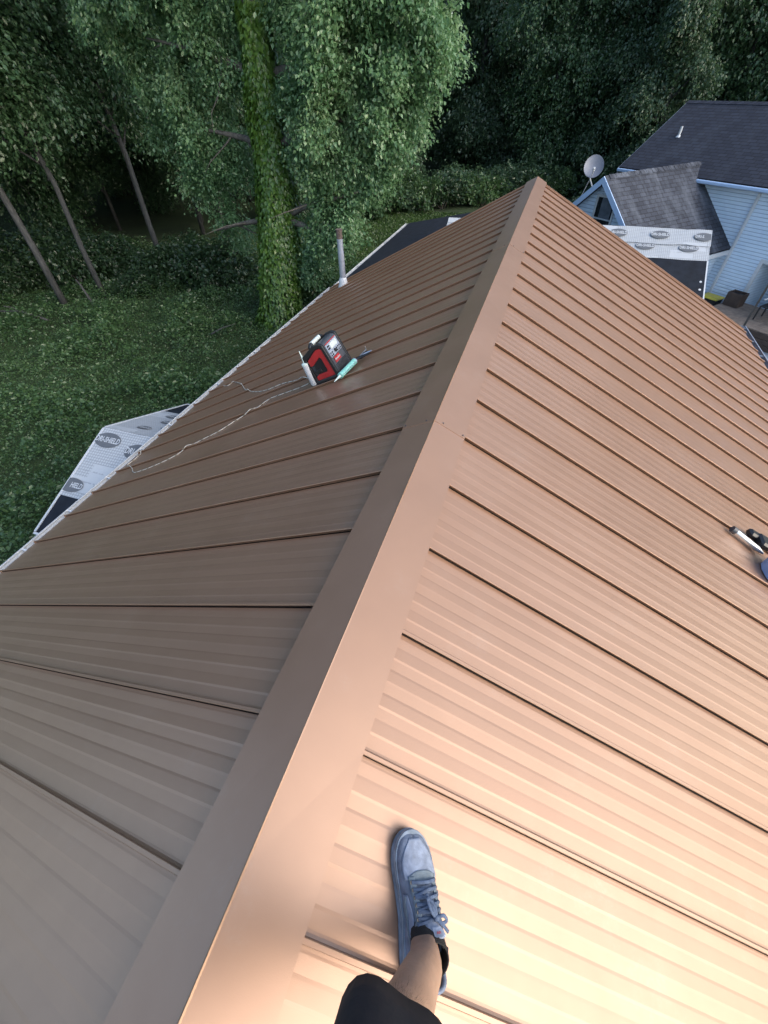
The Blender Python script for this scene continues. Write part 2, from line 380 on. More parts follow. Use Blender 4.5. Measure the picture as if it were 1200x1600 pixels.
# ridge cap in lapped sections: joints where the photograph has them
cuts = [YB, -1.35, 1.86, 5.35, YEND + .03]
for i in range(4):
    a, b = cuts[i], cuts[i + 1] + (.06 if i < 3 else 0); m = MB()
    hz = .0022 * i  # each section laps over the next one
    wl, wr = .199, .194
    m_n = 6
    def prof(t):  # across the cap
        pts = [DL * wl + NL * (hz - .012), DL * (wl - .003) + NL * hz, DL * .004 + V((0, 0, hz)), V((0, 0, hz + .002)), DR * .004 + V((0, 0, hz)), DR * (wr - .003) + NR * hz, DR * wr + NR * (hz - .012)]
        return pts
    ps = prof(0)
    segs = 10
    rr = random.Random(i)
    rows = []
    for k in range(segs + 1):
        y = a + (b - a) * k / segs
        j = [rr.uniform(-.0015, .0015) if 0 < k < segs else 0 for _ in range(3)]
        rows.append([p + YY * y + V((0, 0, j[min(q // 3, 2)] if q in (1, 3, 5) else 0)) for q, p in enumerate(ps)])
    for k in range(segs):
        for q in range(len(ps) - 1): m.add([rows[k][q], rows[k + 1][q], rows[k + 1][q + 1], rows[k][q + 1]], [(0, 1, 2, 3)])
    for q in range(len(ps) - 1): m.add([rows[0][q], rows[0][q + 1], rows[0][q + 1] - ZZ * .0035, rows[0][q] - ZZ * .0035], [(0, 1, 2, 3)])
    o = m.build('ridge_cap', M_COP, house)
    # closed ends hide the hollow
    if i == 3:
        m = MB(); p = [x + YY * (YEND + .0305) for x in ps]; base = V((0, YEND + .0305, -.13)); m.add([p[0], p[1], p[3], p[5], p[6], base], [(0, 1, 2, 3, 4, 5)]); m.build('cap_end', M_COP, house)
    if i:
        for sd, D, nrm, ww in ((-1, DL, NL, wl), (1, DR, NR, wr)):
            for d in (.05, ww - .018):
                m = MB(); c = D * d + nrm * (hz + .0026) + YY * (a + .018)
                m.tube([c - nrm * .002, c + nrm * .0015, c + nrm * .003], [.0042, .0042, .002], 8); m.build('screw', M_DGREY, house)
# body of the roof, walls, rake trim
m = MB(); e = .07
pts = [V((0, YB, -.05)), DL * (LLEN - .03) + V((0, YB, -.05)), DL * (LLEN - .03) + V((0, YB, -.22)), DR * (RLEN - .03) + V((0, YB, -.22)), DR * (RLEN - .03) + V((0, YB, -.05))]
m.prism(pts, (0, YEND - .03 - YB, 0)); m.build('roof_deck', M_DKWOOD, house)
def lap_wall(p0, p1, z0, z1, out, course=.102, top=None):
    """horizontal dutch-lap siding between p0 and p1 (xy), z0..z1; top(t)->z limits the height (gables)"""
    m = MB(); p0 = V((*p0, 0)); p1 = V((*p1, 0)); out = V((*out, 0)).normalized(); z = z0
    tm = max((k / 200 for k in range(201)), key=top) if top else 0
    def span(z):
        if not top: return 0, 1
        r = []
        for e in (0.0, 1.0):
            if top(e) >= z: r.append(e); continue
            lo, hi = tm, e
            for _ in range(24):
                md = (lo + hi) / 2
                if top(md) >= z: lo = md
                else: hi = md
            r.append(lo)
        return r
    if top: z1 = min(z1, top(tm))
    while z < z1 - 1e-3:
        zt = min(z + course, z1); zm = min(z + course * .58, zt)
        rows = [(z, 0), (z, .020), (zm, .021), (zt, .003)]
        for (za, oa), (zb, ob) in zip(rows[:-1], rows[1:]):
            (a0, a1), (b0, b1) = span(za), span(zb)
            m.add([p0.lerp(p1, a0) + out * oa + ZZ * za, p0.lerp(p1, a1) + out * oa + ZZ * za, p0.lerp(p1, b1) + out * ob + ZZ * zb, p0.lerp(p1, b0) + out * ob + ZZ * zb], [(0, 1, 2, 3)])
        z = zt
    return m
xw = 3.95
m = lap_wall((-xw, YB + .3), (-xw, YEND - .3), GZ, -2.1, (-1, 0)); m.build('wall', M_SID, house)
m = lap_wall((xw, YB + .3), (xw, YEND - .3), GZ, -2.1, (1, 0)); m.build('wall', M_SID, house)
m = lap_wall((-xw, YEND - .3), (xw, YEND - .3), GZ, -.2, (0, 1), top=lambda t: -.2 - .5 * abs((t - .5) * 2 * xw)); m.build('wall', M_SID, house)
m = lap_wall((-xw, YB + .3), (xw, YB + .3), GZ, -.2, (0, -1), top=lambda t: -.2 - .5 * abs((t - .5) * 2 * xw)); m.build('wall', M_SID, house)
for D, nrm, ln in ((DL, NL, LLEN), (DR, NR, RLEN)):
    m = MB(); m.prism([D * .05 + nrm * -.012, D * .05 + nrm * -.15, D * (ln + .004) + nrm * -.15, D * (ln + .004) + nrm * -.012], (0, .028, 0))
    o = m.build('rake_trim', M_COP, house, M=Matrix.Translation((0, YEND - .012, 0)))
# gutters
def gutter(x, z, s, y0, y1, lip, inner, parent, w=.12, h=.10, t=.004):
    m = MB(); pr = [(0, 0), (0, -h), (w * .8, -h), (w, -h * .35), (w, .0), (w - .014, .004), (w - .014, -.006)]
    for (a, b), (c, d) in zip(pr[:-1], pr[1:]):
        m.add([V((x + s * a, y0, z + b)), V((x + s * a, y1, z + b)), V((x + s * c, y1, z + d)), V((x + s * c, y0, z + d))], [(0, 1, 2, 3)], 1 if (a, b) in ((0, -h), (0, 0)) else 0)
    for y in (y0, y1): m.add([V((x, y, z)), V((x, y, z - h)), V((x + s * w * .8, y, z - h)), V((x + s * w, y, z - h * .35)), V((x + s * w, y, z))], [(0, 1, 2, 3, 4)])
    o = m.build('gutter', [lip, inner], parent)
    mod = o.modifiers.new('s', 'SOLIDIFY'); mod.thickness = t
    k = y0 + .3
    while k < y1:
        m = MB(); m.box((x + s * w * .5, k, z - .008), (w * .96, .022, .006)); m.build('hanger', lip, o); k += .61
    return o
eL = DL * LLEN; eR = DR * RLEN
gutter(eL.x + .03, eL.z - .045, -1, YB, YEND - .02, M_WHITE, M_WHITE, house)
gr = gutter(eR.x - .02, eR.z - .045, 1, YB, YEND + .25, M_GALV, M_DGREY, house)
# wet leaves lying in the right-hand gutter
rg = random.Random(4); m = MB()
for k in range(260):
    c = V((eR.x - .02 + rg.uniform(.02, .09), rg.uniform(6.5, YEND + .2), eR.z - .13 + rg.uniform(0, .02))); a = rg.uniform(0, 6.28); q = .035
    m.add([c + V((q * math.cos(a), q * math.sin(a), .006)), c + V((-q * .5 * math.sin(a), q * .5 * math.cos(a), .012)), c - V((q * math.cos(a), q * math.sin(a), 0)), c + V((q * .5 * math.sin(a), -q * .5 * math.cos(a), .01))], [(0, 1, 2, 3)])
kind(m.build('gutter_leaves', M_RUST, gr), 'stuff')
# white drip edge strips peeping out between the seams on the left eave
i = -8
while LSEAM0 + i * S < YEND - .5:
    m = MB(); y = LSEAM0 + i * S + .03; c = eL + NL * (HP - .006)
    m.add([c + YY * y + DL * -.05, c + YY * (y + S * .82) + DL * -.05, c + YY * (y + S * .82) + DL * .030, c + YY * y + DL * .030], [(0, 1, 2, 3)])
    m.add([c + YY * y + DL * .030, c + YY * (y + S * .82) + DL * .030, c + YY * (y + S * .82) + DL * .030 - ZZ * .03, c + YY * y + DL * .030 - ZZ * .03], [(0, 1, 2, 3)])
    m.build('drip_edge', M_WHITE, house); i += 1
# vent pipe
vb = V((-3.69, 9.2, 0)); vb.z = vb.x * .5 * -1 * -1 + HP
pipe = MB(); H = 1.04; rp = .066
pipe.tube([vb + ZZ * -.1, vb + ZZ * (H * .62)], rp, 24); pipe.tube([vb + ZZ * (H * .60), vb + ZZ * (H * .84)], rp * .93, 24)
po = pipe.build('vent_pipe', M_GALV, house, 40)
m = MB(); m.tube([vb + ZZ * (H * .84), vb + ZZ * (H * .99)], rp * .95, 24); m.tube([vb + ZZ * (H * .97), vb + ZZ * H], rp * 1.06, 24); m.build('rusty_pipe_top', M_RUST, po, 40)
m = MB(); m.tube([vb + ZZ * -.12, vb + ZZ * -.02, vb + ZZ * .07, vb + ZZ * .11, vb + ZZ * .12, vb + ZZ * .15], [rp * 2.1, rp * 1.7, rp * 1.35, rp * 1.3, rp * 1.18, rp * 1.05], 24); m.build('pipe_boot', M_WHITE, po, 40)

# ------------------------------------------------------------------ printed underlay: oval logos with lettering
_txt = {}
def text_mesh(s, size, mat):
    k = (s, size, mat.name)
    if k not in _txt:
        cu = bpy.data.curves.new('t', 'FONT'); cu.body = s; cu.size = size; cu.align_x = 'CENTER'; cu.align_y = 'CENTER'; cu.offset = size * .02; cu.resolution_u = 2
        o = bpy.data.objects.new('t', cu); COL.objects.link(o)
        dg = bpy.context.evaluated_depsgraph_get(); me = bpy.data.meshes.new_from_object(o.evaluated_get(dg)); bpy.data.objects.remove(o); bpy.data.curves.remove(cu)
        me.materials.clear(); me.materials.append(mat); _txt[k] = me
    return _txt[k]
def oval(m, a, b, z, n=28):
    m.add([V((a * math.cos(2 * PI * i / n), b * math.sin(2 * PI * i / n), z)) for i in range(n)], [tuple(range(n))])
def logo(sheet, Mw, u, v, a=.27, b=.135, clip=None):
    """dark oval with DRI-SHIELD across it, lying on the sheet; (u, v) on the sheet; clipped to the sheet"""
    M = Mw @ Matrix.Translation((u, v, .004))
    m = MB(); n = 32; pts = [V((a * math.cos(2 * PI * i / n), b * math.sin(2 * PI * i / n), 0)) for i in range(n)]
    if clip:
        def cut(P, f):
            out = []
            for i in range(len(P)):
                A, B = P[i], P[(i + 1) % len(P)]; fa, fb = f(A), f(B)
                if fa >= 0: out.append(A)
                if (fa >= 0) != (fb >= 0): out.append(A.lerp(B, fa / (fa - fb)))
            return out
        u0, u1, v0, v1 = clip
        for f in (lambda p: p.x + u - u0, lambda p: u1 - p.x - u, lambda p: p.y + v - v0, lambda p: v1 - p.y - v):
            pts = cut(pts, f)
            if len(pts) < 3: return
    m.add(pts, [tuple(range(len(pts)))])
    o = m.build('logo_print', M_INK, sheet, M=M)
    me = text_mesh('DRI-SHIELD', a * .37, M_WHITE)
    if not clip or (u - a * .9 > clip[0] and u + a * .9 < clip[1]):
        link('lettering', me, o, M=M @ Matrix.Translation((0, 0, .003)) @ Matrix.Diagonal((1, 1.5, 1, 1)))
    else:
        half, off = ('DRI-S', -a * .45) if u + a > clip[1] else ('HIELD', a * .45)
        link('lettering', text_mesh(half, a * .37, M_WHITE), o, M=M @ Matrix.Translation((off, 0, .003)) @ Matrix.Diagonal((1, 1.5, 1, 1)))
def plane_M(o, u, v):
    u = V(u).normalized(); v = V(v).normalized(); n = u.cross(v)
    return Matrix(((u.x, v.x, n.x, o[0]), (u.y, v.y, n.y, o[1]), (u.z, v.z, n.z, o[2]), (0, 0, 0, 1)))
def sheet(name, Mw, poly, mat, parent, thick=.0, z=0, wav=0, seed=0):
    m = MB()
    if thick: m.prism([V((x, y, z - thick)) for x, y in poly], (0, 0, thick))
    elif wav:
        rr = random.Random(seed); x0, x1 = min(p[0] for p in poly), max(p[0] for p in poly); y0, y1 = min(p[1] for p in poly), max(p[1] for p in poly)
        def fn(u, v):
            x = x0 + (x1 - x0) * u; y = y0 + (y1 - y0) * v
            e = wav * noise.noise(V((x * 1.7 + seed, y * 1.7, 0)))
            if v == 0 or v == 1: y += 1.2 * wav * noise.noise(V((x * 2.3 + seed, v * 9, 3)))
            return V((x, y, z + max(0, e) * .5))
        m.grid(fn, 24, 10)
    else: m.add([V((x, y, z)) for x, y in poly], [tuple(range(len(poly)))])
    return m.build(name, mat, parent, M=Mw)

# entry porch on the left: small gable roof under felt and underlay
porch = thing('entry_porch', 'small gable porch roof in black felt and white printed underlay below the metal eave', 'porch', (-4.8, 3.75, GZ))
PX, PYR, PZR = -5.56, 3.74, -2.40; PT = math.tan(math.radians(19.7)); PHW = 1.72
for sgn in (-1, 1):
    v = V((0, -sgn, PT)).normalized(); L_ = PHW / math.cos(math.atan(PT)); o0 = V((PX, PYR + sgn * PHW, PZR - PT * PHW))
    # local u must give an upward normal
    u = V((1, 0, 0)) if sgn < 0 else V((-1, 0, 0)); off = 0 if sgn < 0 else -1.62
    Mw = plane_M(o0, u, v)
    W0, W1 = off, off + 1.62
    dk = sheet('roof_deck', Mw, [(W0, 0), (W1, 0), (W1, L_), (W0, L_)], M_DKWOOD, porch, thick=.09, z=-.004)
    sheet('felt', Mw, [(W0 - .0, 0), (W1, 0), (W1, L_ - .01), (W0, L_ - .01)], M_FELT, porch)
    us = sheet('underlay', Mw, [(W0 - .01, .62), (W1, .62), (W1, L_ - .0), (W0 - .01, L_)], M_UND, porch, z=.006, wav=.006, seed=3 + sgn)
    cl = (W0, W1, .62, L_)
    if sgn < 0:
        for (a, b, s) in ((.10, .80, .22), (.62, .86, .16), (.98, .78, .25), (.22, 1.62, .25), (.86, 1.52, .27), (.72, 1.1, .1)): logo(us, Mw @ Matrix.Translation((0, 0, .010)), a, b, s * .95, s * .52, cl)
    else:
        for (a, b, s) in ((-.5, 1.55, .14), (-.95, 1.40, .26), (-.6, 1.15, .15), (-.45, .85, .17), (-1.25, .9, .2)): logo(us, Mw @ Matrix.Translation((0, 0, .010)), a, b, s * .95, s * .52, cl)
    # white drip edge along the rake and eave
    m = MB(); m.box((W0 + .81, .0, -.03), (1.62, .03, .09)); xe = W0 if sgn < 0 else W1
    m.box((xe, L_ / 2, -.03), (.03, L_ - .04, .085)); m.build('drip_edge', M_WHITE, porch, M=Mw)
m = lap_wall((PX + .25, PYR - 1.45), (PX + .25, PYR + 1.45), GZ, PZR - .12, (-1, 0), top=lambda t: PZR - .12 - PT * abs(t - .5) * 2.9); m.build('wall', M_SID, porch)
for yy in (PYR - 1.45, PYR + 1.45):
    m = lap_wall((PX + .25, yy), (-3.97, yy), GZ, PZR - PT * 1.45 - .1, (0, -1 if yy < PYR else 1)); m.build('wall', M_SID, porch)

# rear extension: low felt roof on the left, cross gable with underlay on its ridge
ext = thing('rear_extension', 'lower extension behind the metal roof with black felt and white printed underlay along its ridge', 'house', (0, 13, GZ))
BZ0, BX0 = -2.30, -4.36; BS = .18
Mw = plane_M((BX0, 9.86, BZ0), (0, -1, 0), (1, 0, BS))
Lb = 2.6
sheet('roof_deck', Mw, [(0, 0), (0, Lb), (-7.1, Lb), (-7.1, 0)], M_DKWOOD, ext, thick=.10, z=-.004)
for k in range(3):  # three overlapping felt courses
    sheet('felt', Mw, [(0.0, .0 + k * .86), (0, .90 + k * .86), (-7.1, .90 + k * .86), (-7.1, k * .86)], M_FELT, ext, z=.003 * (k + 1) - .003)
gutter(BX0 + .01, BZ0 - .01, -1, 9.9, 16.9, M_WHITE, M_WHITE, ext)
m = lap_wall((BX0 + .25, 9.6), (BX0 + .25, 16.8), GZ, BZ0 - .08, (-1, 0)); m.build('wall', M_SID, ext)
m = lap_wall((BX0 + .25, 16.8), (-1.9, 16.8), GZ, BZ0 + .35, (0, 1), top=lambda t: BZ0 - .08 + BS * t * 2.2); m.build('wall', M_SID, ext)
CYR, CZR, CP, CX0, CX1 = 14.0, -1.51, .55, -2.35, 4.23; CL = 3.3 / math.cos(math.atan(CP))
for sgn in (-1, 1):
    v = V((0, -sgn, CP)).normalized(); u = V((1, 0, 0)) if sgn < 0 else V((-1, 0, 0))
    hw = 3.3 if sgn < 0 else 1.6; ll = hw / math.cos(math.atan(CP))
    Mw = plane_M((0, CYR + sgn * hw, CZR - CP * hw), u, v)
    a, b = (CX0, CX1) if sgn < 0 else (-CX1, -CX0)
    sheet('roof_deck', Mw, [(a, 0), (b, 0), (b, ll), (a, ll)], M_DKWOOD, ext, thick=.10, z=-.004)
    sheet('felt', Mw, [(a, 0), (b, 0), (b, ll), (a, ll)], M_FELT, ext)
    s0 = sheet('underlay', Mw, [(a - .01, ll - .93), (b + .01, ll - .93), (b + .01, ll - .42), (a - .01, ll - .42)], M_UND, ext, z=.006, wav=.02, seed=9)
    s1 = sheet('underlay', Mw, [(a - .01, ll - .50), (b + .02, ll - .50), (b + .02, ll + .0), (a - .01, ll + .0)], M_UND, ext, z=.024, wav=.045, seed=5 + sgn)
    if sgn < 0:
        for k in range(7): logo(s1, Mw @ Matrix.Translation((0, 0, .045)), a + .55 + k * .98, ll - .24, .22, .12, (a, b, ll - .5, ll))
        for k in range(7): logo(s0, Mw @ Matrix.Translation((0, 0, .02)), a + .25 + k * .98, ll - .58, .22, .12, (a, b, ll - .93, ll - .5))
    m = MB(); m.box(((b if sgn < 0 else a), ll / 2, -.05), (.03, ll - .05, .11)); m.build('rake_board', M_WHITE, ext, M=Mw)
    m = MB(); m.box(((a if sgn < 0 else b), ll / 2, -.05), (.03, ll - .05, .11)); m.build('rake_board', M_WHITE, ext, M=Mw)
for x, o in ((CX1 - .2, 1), (CX0 + .12, -1)):
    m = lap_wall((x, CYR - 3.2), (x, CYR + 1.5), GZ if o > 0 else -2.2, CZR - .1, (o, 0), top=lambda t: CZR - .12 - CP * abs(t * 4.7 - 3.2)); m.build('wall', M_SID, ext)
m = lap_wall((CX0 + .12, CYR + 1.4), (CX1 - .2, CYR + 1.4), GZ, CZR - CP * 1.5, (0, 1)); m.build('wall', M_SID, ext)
# white nail caps on the felt
Mw = plane_M((0, CYR - 3.3, CZR - CP * 3.3), (1, 0, 0), V((0, 1, CP)))
for (a, b) in ((CX1 - .1, CL - 1.55), (CX1 - .1, CL - 1.78), (CX1 - .12, CL - 2.2), (2.6, CL - 1.3), (1.9, CL - 1.7)):
    m = MB(); m.tube([(0, 0, .003), (0, 0, .008)], .028, 10); m.build('nail_cap', M_WHITE, ext, M=Mw @ Matrix.Translation((a, b, 0)))
Mw = plane_M((BX0, 9.86, BZ0), (0, -1, 0), (1, 0, BS))
for (a, b) in ((-2.2, 1.2), (-5.6, 1.9), (-3.6, 2.2), (-1.1, .8)):
    m = MB(); m.tube([(0, 0, .008), (0, 0, .014)], .028, 10); m.build('nail_cap', M_WHITE, ext, M=Mw @ Matrix.Translation((a, b, 0)))
bd = MB(); c = atY(684, 356, 12.6); bd.bbox((0, 0, 0), (.75, .14, .04), .004)
tag(bd.build('loose_board', M_TANWOOD, M=Matrix.Translation((-2.35, 12.6, BZ0 + BS * 2.0 + .10)) @ Matrix.Rotation(-.12, 4, 'Z') @ Matrix.Rotation(-.17, 4, 'Y') @ Matrix.Rotation(.9, 4, 'X')), 'short bare tan board lying on the black felt against the white underlay', 'board')

# ------------------------------------------------------------------ neighbouring white house turned 45 degrees
AZ = math.radians(132.5); E1 = V((math.sin(AZ), math.cos(AZ), 0)); E2 = V((-E1.y, E1.x, 0))
G0 = V((1.735, 18.02, -1.0))
def W(a, b, c): return G0 + E1 * a + E2 * b + ZZ * c
nb = thing('white_house', 'white sided house with dark shingle roofs and a small gabled wing', 'house', W(2, 6, GZ + 1.0))
GC = GZ + 1.0
WP, WE = .846, 2.49; MP, MEC, MB0 = .6, -.35, 4.33; MRB, MRC = 7.28, 1.42; MA0, MA1 = -2.85, 10.0
def roof_slab(o, u, v, poly, mat, th=.07, name='roof_slope'):
    return sheet(name, plane_M(o, u, v), poly, mat, nb, thick=th)
# main roof
LM = math.hypot(MRB - MB0, MRC - MEC)
roof_slab(W(0, MB0, MEC), E1, (E2 + ZZ * MP), [(MA0, 0), (MA1, 0), (MA1, LM), (MA0, LM)], M_SH1)
roof_slab(W(0, 2 * MRB - MB0, MEC), -E1, (-E2 + ZZ * MP), [(-MA1, 0), (-MA0, 0), (-MA0, LM), (-MA1, LM)], M_SH1)
m = MB(); k = MA0
while k < MA1 - .05:
    for sg in (-1, 1):
        A = W(k, MRB, MRC + .022); B = W(k + .30, MRB, MRC + .015); d = (E2 * sg - ZZ * MP) * .13
        m.add([A, B, B + d, A + d], [(0, 1, 2, 3)])
    k += .27
kind(m.build('ridge_shingles', M_SH1, nb), 'stuff')
# wing roof: right slope runs into the main wall, left likewise; the upper part runs onto the main roof
LW = math.hypot(WE, WP * WE)
kk = lambda c: MB0 + max(0, (c - MEC)) / MP
def wing(sgn):
    # polygon in (distance up from eave v, along b)
    v = (E1 * -sgn + ZZ * WP); u = E2 if sgn > 0 else -E2
    o = W(sgn * WE, 0, -WP * WE)
    P = [(0, 0), (4.62, 0), (4.62, LW * (1 - .35 / (WP * WE))), (MB0 + .35 / MP + .12, LW), (0, LW)]
    if sgn < 0: P = [(-x, y) for x, y in P][::-1]
    roof_slab(o, u, v, P, M_SH2)
    # rake fascia
    m = MB(); A = W(0, -.03, -.005); B = W(sgn * (WE + .01), -.03, -WP * (WE + .01) - .005); dn = -ZZ * .20
    m.prism([A, B, B + dn, A + dn], E2 * .03); m.build('rake_fascia', M_TRIM, nb)
    m = MB(); A = W(sgn * (WE + .0), .02, -WP * WE - .04); B = W(sgn * WE, 4.58, -WP * WE - .04); m.prism([A, B, B - ZZ * .14, A - ZZ * .14], E1 * sgn * .03); m.build('eave_fascia', M_WHITE, nb)
    m = MB(); m.prism([W(sgn * (WE - .01), .02, -WP * WE - .10), W(sgn * (WE - .3), .02, -WP * WE - .10), W(sgn * (WE - .3), 4.58, -WP * WE - .10), W(sgn * (WE - .01), 4.58, -WP * WE - .10)], -ZZ * .02); m.build('soffit', M_SID, nb)
wing(1); wing(-1)
k = .18
while k < 4.7:
    m = MB()
    for sg in (-1, 1):
        A = W(0, k, .03); B = W(0, k + .31, .018); d = (E1 * sg - ZZ * WP) * .12
        m.add([A, B, B + d, A + d], [(0, 1, 2, 3)]); m.add([A, A + d, A + d - ZZ * .02, A - ZZ * .02], [(0, 1, 2, 3)])
    m.build('ridge_shingle', M_SH2, nb); k += .29
def nwall(a0, b0, a1, b1, c0, c1, out, top=None):
    A, B = W(a0, b0, 0), W(a1, b1, 0); o = E1 * out[0] + E2 * out[1]
    t = (lambda t_: G0.z + top(t_)) if top else None
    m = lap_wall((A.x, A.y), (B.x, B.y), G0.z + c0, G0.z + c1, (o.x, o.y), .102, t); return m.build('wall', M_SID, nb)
WW = WE - .30
nwall(-WW, .3, WW, .3, GC, -.2, (0, -1), top=lambda t: -.12 - WP * abs(t - .5) * 2 * WW)
nwall(WW, .3, WW, 4.6, GC, -WP * WW - .1, (1, 0)); nwall(-WW, .3, -WW, 4.6, GC, -WP * WW - .1, (-1, 0))
RA, RB, RC = 3.67, 6.2, -2.30     # recessed entry
nwall(MA0 + .3, 4.6, RA, 4.6, GC, MEC - .1, (0, -1)); nwall(RB, 4.6, MA1 - .3, 4.6, GC, MEC - .1, (0, -1)); nwall(RA, 4.6, RB, 4.6, RC, MEC - .1, (0, -1))
nwall(RA, 4.6, RA, 5.9, GC, RC, (1, 0)); nwall(RA, 5.9, RB, 5.9, GC, RC, (0, -1)); nwall(RB, 4.6, RB, 5.9, GC, RC, (-1, 0))
nwall(MA0 + .3, 4.6, MA0 + .3, 2 * MRB - 4.6, GC, MRC - .2, (-1, 0), top=lambda t: MRC - .2 - MP * abs(t - .5) * 2 * (MRB - 4.6))
nwall(MA1 - .3, 4.6, MA1 - .3, 2 * MRB - 4.6, GC, MRC - .2, (1, 0), top=lambda t: MRC - .2 - MP * abs(t - .5) * 2 * (MRB - 4.6))
nwall(MA0 + .3, 2 * MRB - 4.6, MA1 - .3, 2 * MRB - 4.6, GC, MEC - .1, (0, 1))
def nbox(name, a, b, c, mat, bev=.004):
    m = MB(); Mr = Matrix(((E1.x, E2.x, 0), (E1.y, E2.y, 0), (0, 0, 1)))
    m.bbox(W(sum(a) / 2, sum(b) / 2, sum(c) / 2), (a[1] - a[0], b[1] - b[0], c[1] - c[0]), bev, Mr); return m.build(name, mat, nb)
nbox('corner_trim', (RA - .09, RA + .02), (4.55, 4.62), (GC, RC + .1), M_WHITE); nbox('lintel_trim', (RA + .022, RB), (4.55, 4.62), (RC, RC + .1), M_WHITE)
nbox('ceiling_panel', (RA + .02, RB - .02), (4.63, 5.88), (RC - .03, RC), M_SID)
for a0, a1 in ((MA0, .30), (.46, MA1)): nbox('eave_gutter', (a0, a1), (MB0 - .11, MB0 - .01), (MEC - .13, MEC - .03), M_TRIM, .02)
nbox('soffit', (MA0 + .02, MA1), (MB0 + .002, 4.59), (MEC - .15, MEC - .13), M_WHITE)
for sg in (0, 1):
    A = W(MA0 - .0, MB0 if not sg else 2 * MRB - MB0, MEC - .02); B = W(MA0, MRB, MRC - .02); m = MB(); m.prism([A, B, B - ZZ * .18, A - ZZ * .18], E1 * -.03); m.build('rake_fascia', M_WHITE, nb)
nbox('downspout', (2.50, 2.59), (4.50, 4.575), (GC + .05, MEC - .2), M_WHITE, .01)
# gable window
m_ = [(-.26, -.19), (.49, .56)]
nbox('window_frame', m_[0], (.235, .285), (-1.85, -.50), M_WHITE); nbox('window_frame', m_[1], (.235, .285), (-1.85, -.50), M_WHITE)
nbox('window_frame', (-.188, .488), (.235, .285), (-.57, -.50), M_WHITE); nbox('window_frame', (-.188, .488), (.235, .285), (-1.85, -1.78), M_WHITE)
nbox('window_rail', (-.188, .488), (.245, .28), (-1.16, -1.12), M_WHITE)
nbox('window_pane', (-.188, .488), (.262, .272), (-1.118, -.572), M_GLASS, .001); nbox('window_pane', (-.188, .488), (.262, .272), (-1.778, -1.162), M_GLASS, .001)
nbox('curtain', (-.02, .42), (.253, .260), (-1.11, -.58), M_CURT, .001)
# entry door and sidelight inside the recess
nbox('door', (4.3, 5.2), (5.83, 5.88), (GC + .45, RC - .08), M_DGREY); nbox('door_frame', (4.2, 4.295), (5.82, 5.88), (GC + .45, RC - .03), M_WHITE); nbox('door_frame', (5.205, 5.3), (5.82, 5.88), (GC + .45, RC - .03), M_WHITE)
# wall lantern on the wing
lp = hit(1112, 426, E1, E1.dot(W(WW, 0, 0))) ; lm = MB()
lm.tube([lp + E1 * .02, lp + E1 * .03], .08, 10, up=ZZ); lm.tube([lp + E1 * .03, lp + E1 * .16 + ZZ * .05], .016, 6); q = lp + E1 * .17
lm.tube([q + ZZ * .18, q + ZZ * .10, q + ZZ * .08, q - ZZ * .16, q - ZZ * .2], [.01, .13, .09, .07, .02], 6); lm.build('wall_lantern', M_BLACK, nb)
# small white roof vent
vp = W(-1.78, 5.80, MEC + (5.80 - MB0) * MP); m = MB(); m.tube([vp - ZZ * .05, vp + ZZ * .27], .045, 12); m.tube([vp - ZZ * .03, vp + ZZ * .03], [.1, .05], 12); m.build('roof_vent', M_WHITE, nb, 40)
# satellite dish on the far side of the wing roof
dc = hit(927, 262, E2, E2.dot(W(0, .45, 0)))
face = (CAM - dc + V((2, 0, 9))).normalized(); ux = face.cross(ZZ).normalized(); uz = ux.cross(face)
m = MB(); Rr = .305
for side in (0, 1):
    rings = 6; o = len(m.v)
    for i in range(rings + 1):
        r = Rr * i / rings
        for j in range(28):
            w = 2 * PI * j / 28; m.v.append(tuple(dc + ux * (r * math.cos(w)) + uz * (1.06 * r * math.sin(w)) + face * (.09 * (i / rings) ** 2 - .012 * side)))
    for i in range(rings):
        for j in range(28):
            a = o + i * 28 + j; b = o + i * 28 + (j + 1) % 28; m.f.append((a, b, b + 28, a + 28)); m.m.append(0)
dish = m.build('satellite_dish', M_DISH, nb, True)
feet = W(-.62, .45, -.62 * WP)
m = MB(); back = dc - face * .03
m.tube([back, back - face * .12 - ZZ * .05, back - face * .13 - ZZ * .22, feet + ZZ * .0], .022, 8); m.tube([back - face * .13 - ZZ * .25, W(-1.25, .5, -1.25 * WP)], .012, 6); m.build('mast', M_WHITE, dish)
m = MB(); lnb = dc + face * .30 - uz * .16; m.tube([dc - uz * .27 + face * .05, lnb - uz * .04], .014, 6); m.tube([lnb - face * .06, lnb + face * .05], [.035, .03], 10); m.tube([lnb - face * .07, lnb - face * .06], .042, 10); m.build('receiver_arm', M_WHITE, dish)

